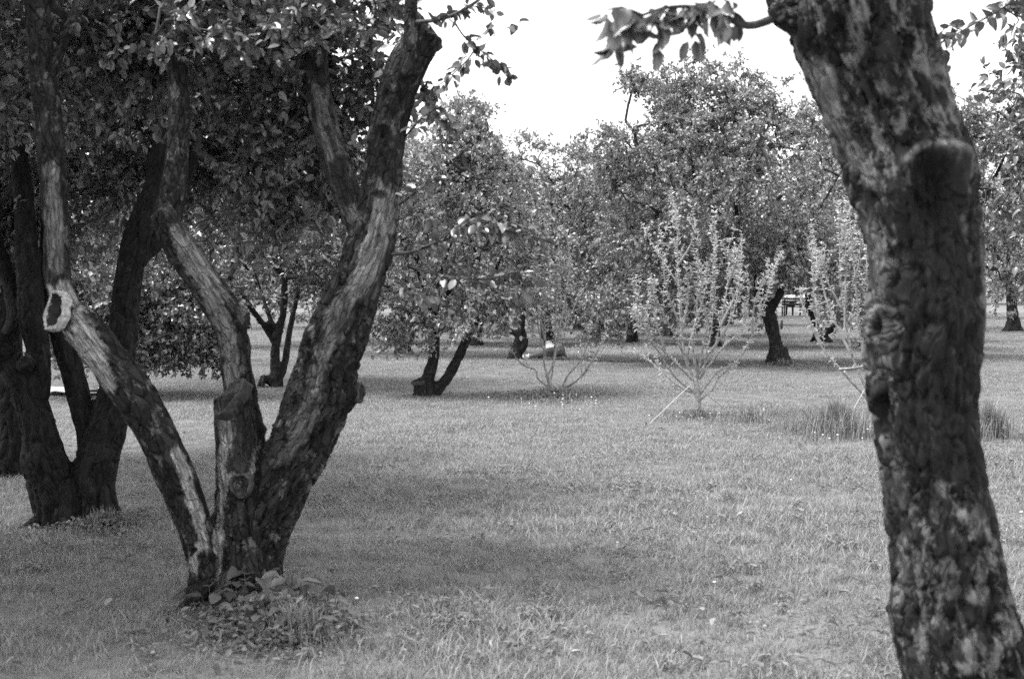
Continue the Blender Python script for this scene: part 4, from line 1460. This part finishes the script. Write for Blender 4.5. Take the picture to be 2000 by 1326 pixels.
def build_grass():
    rng = np.random.default_rng(77)
    near = [(tuft_mesh('tuft', rng, 32, .085, rng.uniform(.035, .065), .0018), M_GRASS) for _ in range(8)] + \
           [(clover_mesh('clover', rng, 9, .07, .035, .018), M_CLOVER) for _ in range(2)] + [(tuft_mesh('tall', rng, 14, .05, .12, .002), M_GRASS) for _ in range(2)]
    far = [(tuft_mesh('tuft', rng, 60, .17, rng.uniform(.03, .05), .0032, 2), M_GRASS) for _ in range(8)]

    def area(y0, y1, dens):
        A = 0.42 * (y1 ** 2 - y0 ** 2) + 2.4 * (y1 - y0)
        n = int(A * dens)
        y = np.sqrt(rng.uniform(y0 ** 2, y1 ** 2, n))
        x = rng.uniform(-1, 1, n) * (y * .42 + 1.2)
        return x, y
    x, y = area(4.0, 12.5, 230)
    z = gz(x, y)
    pat = fbm(np.stack([x * .8, y * .8, x * 0], -1), 3)
    sc = np.clip(1.05 + .6 * pat + .2 * rng.normal(size=len(x)), .7, 1.6)
    r = rng.random(len(x))
    idx = rng.integers(0, 8, len(x))
    cl = fbm(np.stack([x * 1.1 + 40, y * 1.1, x * 0], -1), 2) > .12
    idx = np.where(r < np.where(cl, .12, .04), rng.integers(8, 10, len(x)), idx)
    idx = np.where(r > .975, rng.integers(10, 12, len(x)), idx)
    scatter('grass_near', np.stack([x, y, z], -1), rng.uniform(0, 6.28, len(x)), sc, idx, near, 'short mown grass mixed with clover in the foreground', 'grass')
    x, y = area(12.5, 27, 95)
    sc = np.clip(1 + .8 * fbm(np.stack([x * .6, y * .6, x * 0], -1), 3), .5, 1.6)
    scatter('grass_middle', np.stack([x, y, gz(x, y)], -1), rng.uniform(0, 6.28, len(x)), sc, rng.integers(0, 8, len(x)), far, 'short mown grass of the sunny clearing in the middle distance', 'grass')
    x, y = area(27, 75, 16)
    scatter('grass_far', np.stack([x, y, gz(x, y)], -1), rng.uniform(0, 6.28, len(x)), rng.uniform(1, 1.8, len(x)), rng.integers(0, 8, len(x)), far, 'mown grass under the far rows of trees', 'grass')


build_grass()


def clump(name, label, cat, cx, cy, rxp, D, blades, h, leaves, ls, seed, ry=None, bw=.0035, lmat=None):
    """a patch of tall grass and leafy weeds"""
    rng = np.random.default_rng(seed)
    c = bd(cx, D)
    rx = rxp * D / FPX
    ry = ry or rx * .6
    root = thing(name, label, cat, c)
    V, F, T, R = [], [], [], []
    n = 0
    for _ in range(blades):
        a = rng.uniform(0, 6.283)
        q = abs(rng.normal()) * .68 * (1 + .45 * math.sin(3 * a + seed) + .25 * math.sin(5 * a))
        b = c + np.array([math.cos(a) * rx * q, math.sin(a) * ry * q, 0])
        hh = h * max(.35, 1.15 - .6 * q) * rng.uniform(.5, 1.2)
        az = rng.uniform(0, 6.283)
        ln = np.array([math.cos(az), math.sin(az), 0]) * hh * rng.uniform(.05, .5)
        sd = np.array([math.cos(az + 1.57), math.sin(az + 1.57), 0]) * bw
        for i, t in enumerate((0, .4, .75)):
            p = b + np.array([0, 0, hh * (t - .15 * t * t) - .01]) + ln * t * t
            V += [p - sd * (1 - .6 * t), p + sd * (1 - .6 * t)]
        V.append(b + [0, 0, hh * .85] + ln)
        F += [[n, n + 1, n + 3, n + 2], [n + 2, n + 3, n + 5, n + 4]]
        T.append([n + 4, n + 5, n + 6])
        R += [rng.random()] * 7
        n += 7
    if blades:
        o = obj('tall_grass', mesh_np('tall_grass', np.array(V), [np.array(F), np.array(T)], {'rnd': np.array(R)}), M_TALL, root)
        o['kind'] = 'stuff'
    if leaves:
        a = rng.uniform(0, 6.283, leaves)
        q = np.abs(rng.normal(size=leaves)) * .55 * (1 + .45 * np.sin(3 * a + seed) + .25 * np.sin(5 * a + 1))
        P = c + np.stack([np.cos(a) * rx * q, np.sin(a) * ry * q, h * .55 * rng.random(leaves) * np.clip(1.1 - .7 * q, .2, 1) + .02], -1)
        Dv = unit(np.stack([np.cos(a) * .7, np.sin(a) * .7, 0 * a], -1) + .8 * rng.normal(size=(leaves, 3)) * [1, 1, .45])
        N = unit(np.array([0, 0, 1]) + .5 * rng.normal(size=(leaves, 3)))
        o = obj('weed_leaves', leaves_mesh('weed_leaves', P, Dv, N, ls * rng.uniform(.5, 1.3, leaves), 1, rng, .8), lmat or M_WEED, root)
        o['kind'] = 'stuff'
    return root


def flowers(name, label, spots, seed, r=.013, parent=None):
    rng = np.random.default_rng(seed)
    mb = MB()
    a = np.linspace(0, 6.283, 8, endpoint=False)
    for (x, y, z) in spots:
        rr = r * rng.uniform(.7, 1.3)
        V = [[x, y, z - rr * .6]]
        for f, h in ((.8, -.3), (1.0, .1), (.6, .5)):
            V += [[x + math.cos(t) * rr * f, y + math.sin(t) * rr * f, z + rr * h] for t in a]
        V.append([x, y, z + rr * .65])
        j = np.arange(8)
        mb.add(np.array(V), [np.concatenate([np.stack([1 + j + 8 * k, 1 + (j + 1) % 8 + 8 * k, 9 + (j + 1) % 8 + 8 * k, 9 + j + 8 * k], -1) for k in (0, 1)]),
                             np.stack([0 * j, 1 + (j + 1) % 8, 1 + j], -1), np.stack([0 * j + 25, 17 + j, 17 + (j + 1) % 8], -1)])
        mb.tube(np.array([[x, y, 0], [x + .004, y, z - rr * .5]]), np.array([.0015, .0015]), 3)
    o = obj(name, mb.mesh(name), M_FLOWER, parent)
    if parent is None:
        tag(o, label, 'flowers')
    o['kind'] = 'stuff'
    return o


def build_plants():
    rng = np.random.default_rng(91)
    # broad-leaved plant at the foot of the main tree
    c = bd(520, 6.35)
    root = thing('broad_leaved_plant', 'clump of broad leaved weeds and grass at the foot of the sawn apple tree', 'plant', c)
    V = []
    P, D, N, Z, W_ = [], [], [], [], MB()
    spots = []
    for k in range(95):
        px = rng.uniform(390, 690) if k > 40 else rng.uniform(405, 640)
        py = 1150 + 150 * rng.random() ** 1.2 if k > 40 else rng.uniform(1155, 1205)
        d = 6.62 - (py - 1150) / 150 * .75 + rng.normal() * .05
        g = bd(px, d)
        hgt = .05 + .11 * rng.random() * (1 - abs(px - 530) / 220) + (.04 if k <= 40 else 0)
        a = rng.uniform(0, 6.283)
        dv = unit(np.array([math.cos(a), math.sin(a), rng.uniform(-.2, .25)]))
        p0 = g + [0, 0, hgt]
        W_.tube(np.array([g - dv * .02 * [1, 1, 0], g - dv * .01 + [0, 0, hgt * .6], p0]), np.array([.0022, .002, .0015]), 4)
        P.append(p0); D.append(dv); N.append(unit(np.array([0, -.15, 1]) + .25 * rng.normal(size=3))); Z.append(rng.uniform(.06, .11) if k <= 40 else rng.uniform(.04, .085))
    leaf_objects(root, np.array(P), np.array(D), np.array(N), np.array(Z), leaf_protos(M_HOSTA, 6, 1.15, 8))
    obj('stems', W_.mesh('stems'), M_WEED, root)
    n = 2600
    px = rng.normal(530, 75, n); dd = rng.normal(6.2, .22, n)
    G = np.array([bd(a, b) for a, b in zip(px, dd)])
    q = np.hypot((px - 530) / 150, (dd - 6.2) / .45)
    P = G + np.stack([0 * px, 0 * px, .02 + .13 * np.clip(1.15 - q, .1, 1) * rng.random(n)], -1)
    o = obj('weed_leaves', leaves_mesh('weed_leaves', P, unit(rng.normal(size=(n, 3)) * [1, 1, .5]), unit(np.array([0, 0, 1]) + .6 * rng.normal(size=(n, 3))), rng.uniform(.02, .05, n), 1, rng, .9), M_WEED, root)
    o['kind'] = 'stuff'
    clump('tall_grass_tuft', 'arching tall grass growing through the weeds at the main tree', 'grass clump', 575, 1250, 95, 6.0, 420, .17, 60, .04, 92, ry=.22, bw=.0028)
    clump('fern_patch', 'feathery weeds at the foot of the dark many-stemmed tree', 'weeds', 205, 1015, 80, 8.75, 300, .14, 1500, .03, 93, ry=.35)
    clump('weed_patch', 'weedy patch with white flowers around the nearly bare young tree', 'weeds', 1085, 790, 150, 18.6, 900, .17, 1500, .045, 94, ry=.9, bw=.005)
    clump('weed_patch', 'low weeds around the leafy young tree', 'weeds', 1370, 815, 115, 15.9, 350, .13, 350, .035, 95, ry=.5, bw=.004)
    clump('tall_grass_clump', 'clump of tall grass left of the near trunk below the strap', 'grass clump', 1635, 850, 85, 14.2, 1900, .36, 900, .04, 96, ry=.6, bw=.004)
    clump('tall_grass_clump', 'thin clump of tall grass right of the near trunk', 'grass clump', 1935, 850, 48, 14.0, 700, .38, 200, .04, 97, ry=.4, bw=.004)
    clump('grass_tuft', 'small tall grass tuft between the leafy young tree and the tall clump', 'grass clump', 1470, 820, 45, 15.4, 260, .20, 120, .04, 98, ry=.3, bw=.004)
    clump('grass_tuft', 'weeds at the foot of the stout leaning trunk', 'grass clump', 1530, 715, 45, 25.6, 250, .18, 250, .05, 99, ry=.3, bw=.006)
    sp = []
    for (cx, cy, rx_, ry_, n) in ((1090, 795, 130, 22, 16), (1365, 820, 110, 14, 8), (1490, 818, 25, 6, 6), (1600, 868, 60, 12, 4), (1690, 860, 30, 20, 4)):
        for _ in range(n):
            g, _d = ground(cx + rng.normal() * rx_ * .5, cy + rng.normal() * ry_ * .5)
            sp.append((g[0], g[1], .05 + .07 * rng.random()))
    for _ in range(6):
        g, _d = ground(rng.uniform(550, 2000), 700 + 500 * rng.random() ** 1.4)
        sp.append((g[0], g[1], .05 + .03 * rng.random()))
    flowers('white_flowers', 'small white flower heads dotted over the lawn and weed patches', sp, 101, .010)
    # plantain and dandelion rosettes in the mown grass
    P, D, N, Z = [], [], [], []
    for _ in range(330):
        g, _d = ground(rng.uniform(-50, 2050), 840 + 486 * rng.random())
        a0 = rng.uniform(0, 6.28)
        m = rng.integers(3, 8)
        for k in range(m):
            a = a0 + k * 6.283 / m + rng.normal() * .2
            P.append(g + [0, 0, .035 + .02 * rng.random()]); D.append([math.cos(a), math.sin(a), rng.uniform(0, .5)]); N.append(unit(np.array([0, 0, 1]) + .2 * rng.normal(size=3))); Z.append(rng.uniform(.022, .05))
    o = obj('lawn_weeds', leaves_mesh('lawn_weeds', np.array(P), np.array(D, float), np.array(N), np.array(Z), 0, rng, .75), M_WEED)
    tag(o, 'flat leafy weed rosettes scattered through the mown grass', 'weeds', kind='stuff')
    # dry leaves lying about, pale
    spots = [(440, 985), (170, 1035), (330, 1095), (1290, 1205), (1220, 1010), (1375, 1215), (940, 1062), (990, 1185), (1450, 1015), (1580, 1130), (1100, 1245), (1780 - 200, 1250), (220, 1190), (90, 985),
             (960, 1275), (1330, 1300), (1395, 1230), (700, 1050), (1115, 1302), (1640, 1180)]
    pr = leaf_protos(leaf_mat('dry_leaf', 0.16, 0.26, 0.2, trans=.05), 4, .8, 12)
    for i, (x, y) in enumerate(spots):
        g, _d = ground(x, y)
        a = rng.uniform(0, 6.28)
        o = bpy.data.objects.new('fallen_leaf', pr[i % 4])
        COL.objects.link(o)
        o.location = Vector(g) + Vector((0, 0, .055))
        o.rotation_euler = (rng.normal() * .4, rng.normal() * .4, a)
        s = rng.uniform(.035, .055)
        o.scale = (s, s, s)
        tag(o, 'pale dry leaf lying on the foreground grass', 'leaf', 'dry leaves on the grass')


build_plants()


# ------------------------------------------------------------------ people, bench, blanket
def skin_mesh(name, verts, edges, radii, subsurf=2):
    me = bpy.data.meshes.new(name)
    me.from_pydata([tuple(v) for v in verts], edges, [])
    o = bpy.data.objects.new(name, me)
    COL.objects.link(o)
    md = o.modifiers.new('skin', 'SKIN')
    sv_ = me.skin_vertices[0].data
    for i, r in enumerate(radii):
        rr = r if isinstance(r, tuple) else (r, r)
        sv_[i].radius = rr
        sv_[i].use_root = (i == 0)
    s = o.modifiers.new('sub', 'SUBSURF')
    s.levels = subsurf
    ev = o.evaluated_get(bpy.context.evaluated_depsgraph_get())
    m2 = bpy.data.meshes.new_from_object(ev)
    bpy.data.objects.remove(o)
    bpy.data.meshes.remove(me)
    m2.polygons.foreach_set('use_smooth', np.ones(len(m2.polygons), bool))
    m2.materials.clear()
    return m2


def paint(me, mats, fn):
    for m in mats:
        me.materials.append(m)
    for p in me.polygons:
        p.material_index = fn(p.center)


JN = ['pelvis', 'waist', 'chest', 'neck', 'head', 'crown', 'lsh', 'lel', 'lwr', 'lha', 'rsh', 'rel', 'rwr', 'rha', 'lhip', 'lkn', 'lan', 'lto', 'rhip', 'rkn', 'ran', 'rto']
JE = [(0, 1), (1, 2), (2, 3), (3, 4), (4, 5), (2, 6), (6, 7), (7, 8), (8, 9), (2, 10), (10, 11), (11, 12), (12, 13), (0, 14), (14, 15), (15, 16), (16, 17), (0, 18), (18, 19), (19, 20), (20, 21)]
JR = [.13, (.14, .12), (.16, .12), .055, .085, .075, .065, .045, .032, .035, .065, .045, .032, .035, .09, .062, .042, .04, .09, .062, .042, .04]


def person(label, joints, mats, fn, hair_mat):
    v = np.array([joints[k] for k in JN], float)
    root = thing('person', label, 'person', (v[0][0], v[0][1], 0))
    me = skin_mesh('body', v, JE, JR)
    paint(me, mats, fn)
    obj('body', me, None, root)
    h, c = v[4], v[5]
    ax = unit(c - h)
    # hair: a cap over the back and top of the head
    mb = MB()
    a = np.linspace(0, 6.283, 12, endpoint=False)
    t, n, b = frames(np.array([h - ax * .02, h, c, c + ax * .05]))
    ctr = (h + c) / 2 + ax * .02
    V = []
    for f in np.linspace(-.35, 1, 6):
        rr = .1 * math.sqrt(max(0.0, 1 - f * f)) + .002
        for q in a:
            V.append(ctr + ax * .105 * f + rr * (math.cos(q) * n[1] + math.sin(q) * b[1]) + np.array([0, .015, 0]))
    i = np.arange(5)[:, None] * 12
    j = np.arange(12)[None]
    F = np.stack([i + j, i + (j + 1) % 12, i + 12 + (j + 1) % 12, i + 12 + j], -1).reshape(-1, 4)
    obj('hair', mesh_np('hair', np.array(V), [F]), hair_mat, root)
    return root


def build_people():
    # lying on the grass behind the bare sapling
    D = 28.4
    g = bd(1075, D)
    X = lambda px, y, z: np.array([(px - 1000) * D / FPX, g[1] + y, z])
    J = dict(pelvis=X(1094, -.05, .13), waist=X(1087, 0, .19), chest=X(1079, .12, .24), neck=X(1075, .30, .25), head=X(1073, .42, .28), crown=X(1072, .50, .33),
             lsh=X(1066, .15, .22), lel=X(1058, .05, .06), lwr=X(1052, -.12, .05), lha=X(1050, -.18, .05), rsh=X(1091, .15, .26), rel=X(1100, .05, .12), rwr=X(1108, -.08, .06), rha=X(1112, -.12, .05),
             lhip=X(1088, -.10, .12), lkn=X(1060, -.32, .14), lan=X(1032, -.30, .07), lto=X(1020, -.36, .08), rhip=X(1098, -.10, .15), rkn=X(1072, -.30, .20), ran=X(1042, -.22, .08), rto=X(1030, -.26, .10))
    wx = lambda px: (px - 1000) * D / FPX
    person('person in a white top and grey trousers lying on the grass under the trees', J, [M_WHITE, M_GREYCLOTH, M_SKIN],
           lambda c: 0 if ((c.z > .17 and wx(1064) < c.x < wx(1092) and c.y > g[1] - .06) or c.x < wx(1033)) else (1 if c.y < g[1] + .02 and c.x < wx(1104) else 2), M_HAIR)
    # two people by the far bench
    D = 66.0
    g = bd(1573, D)
    X = lambda x, y, z: np.array([g[0] + x, g[1] - y, z])
    J = dict(pelvis=X(0, 0, .5), waist=X(0, -.05, .68), chest=X(0, -.14, .90), neck=X(0, -.2, 1.08), head=X(0, -.25, 1.18), crown=X(0, -.27, 1.27),
             lsh=X(-.17, -.16, 1.0), lel=X(-.24, -.3, .78), lwr=X(-.16, -.5, .68), lha=X(-.12, -.56, .66), rsh=X(.17, -.16, 1.0), rel=X(.24, -.3, .78), rwr=X(.16, -.5, .68), rha=X(.12, -.56, .66),
             lhip=X(-.1, -.04, .5), lkn=X(-.14, -.45, .52), lan=X(-.15, -.45, .09), lto=X(-.15, -.6, .05), rhip=X(.1, -.04, .5), rkn=X(.14, -.45, .52), ran=X(.15, -.45, .09), rto=X(.15, -.6, .05))
    person('person in a white shirt sitting at the right end of the far bench', J, [M_WHITE, M_DARKCLOTH, M_SKIN], lambda c: 2 if c.z > 1.06 else (0 if c.z > .58 else 1), M_HAIR)
    g2 = bd(1546, D)
    dx = g2[0] - g[0]
    sh = {k: v + np.array([dx, .02, 0]) for k, v in J.items()}
    sh['lwr'] = sh['lsh'] + [-.12, .1, -.42]; sh['lha'] = sh['lwr'] + [0, .06, -.04]; sh['lel'] = sh['lsh'] + [-.14, 0, -.22]
    person('person in a pale top sitting in the middle of the far bench', sh, [M_WHITE, M_DARKCLOTH, M_SKIN], lambda c: 2 if c.z > 1.06 else (0 if c.z > .62 else 1), M_HAIR)
    # bench with slats
    b = bd(1557, D)
    root = thing('park_bench', 'dark slatted park bench at the far end of the orchard', 'bench', b)
    Wd = 1.5
    for k in range(4):
        mb = MB(); mb.box(b + [0, .38 - .12 * k, .44], Wd, .1, .035)
        obj('seat_slat', mb.mesh('seat_slat', smooth=False), M_BENCH, root)
    for k in range(3):
        mb = MB(); mb.box(b + [0, -.17 - .03 * k, .56 + .13 * k], Wd, .03, .1)
        obj('backrest_slat', mb.mesh('backrest_slat', smooth=False), M_BENCH, root)
    for s in (-.62, .62):
        for y in (.38, -.12):
            mb = MB(); mb.box(b + [s, y, .21], .06, .06, .42)
            obj('leg', mb.mesh('leg', smooth=False), M_BENCH, root)
        mb = MB(); mb.box(b + [s, -.15, .65], .05, .05, .5, rot=[[1, 0, 0], [0, .97, -.24], [0, .24, .97]])
        obj('back_post', mb.mesh('back_post', smooth=False), M_BENCH, root)
    mb = MB()
    p = bd(1526, 47.0)
    mb.tube(np.array([p + [0, 0, -.1], p + [.01, 0, .2], p + [.015, 0, .30], p + [.015, 0, .32]]), np.array([.045, .042, .04, .025]), 8, True)
    tag(obj('stake', mb.mesh('stake'), M_BENCH), 'short dark wooden stake standing in the grass left of the far bench', 'stake')

    # white blanket between the dark stems with a cap on it
    rng = np.random.default_rng(5)
    nx, ny = 40, 16
    u, v = np.meshgrid(np.linspace(0, 1, nx), np.linspace(0, 1, ny))
    a = bd(86, 19.3); a2 = bd(222, 19.3)
    x = a[0] + u * (a2[0] - a[0]); y = 18.75 + v * .85 + .05 * np.sin(u * 9)
    z = .045 + .018 * fbm(np.stack([u.ravel() * 9, v.ravel() * 5, u.ravel() * 0], -1), 3).reshape(u.shape) + gz(x.ravel(), y.ravel()).reshape(u.shape) + .02
    i, j = np.meshgrid(np.arange(ny - 1), np.arange(nx - 1), indexing='ij')
    q = (i * nx + j).ravel()
    top = np.stack([x.ravel(), y.ravel(), z.ravel()], -1)
    F = np.stack([q, q + 1, q + nx + 1, q + nx], -1)
    m = nx * ny
    bot = top - [0, 0, .008]
    o = obj('picnic_blanket', mesh_np('picnic_blanket', np.vstack([top, bot]), [F, F[:, ::-1] + m]), M_WHITE)
    tag(o, 'white cloth spread on the grass seen between the dark stems', 'blanket')
    c = bd(178, 18.9) + [0, 0, .065]
    root = thing('sun_hat', 'white hat with a dark band lying on the white cloth', 'hat', c)
    k = 24
    t = np.linspace(0, 6.283, k, endpoint=False)

    def lathe(prof):
        V = np.vstack([c + np.stack([r * 1.15 * np.cos(t), r * np.sin(t), 0 * t + h], -1) for r, h in prof])
        ii = np.arange(len(prof) - 1)[:, None] * k
        jj = np.arange(k)[None]
        return V, [np.stack([ii + jj, ii + (jj + 1) % k, ii + k + (jj + 1) % k, ii + k + jj], -1).reshape(-1, 4)]
    mb = MB(); mb.add(*lathe([(.15, .0), (.148, .008), (.085, .012)])); obj('brim', mb.mesh('brim'), M_WHITE, root)
    mb = MB(); mb.add(*lathe([(.083, .01), (.08, .06), (.06, .085), (.02, .095), (.001, .096)])); obj('crown', mb.mesh('crown'), M_WHITE, root)
    mb = MB(); mb.add(*lathe([(.086, .012), (.085, .038)])); obj('band', mb.mesh('band'), M_DARKCLOTH, root)


build_people()
for o in list(bpy.data.objects):
    if o.type == 'MESH' and o.users_scene == () and o.name.endswith('_raw'):
        bpy.data.objects.remove(o)
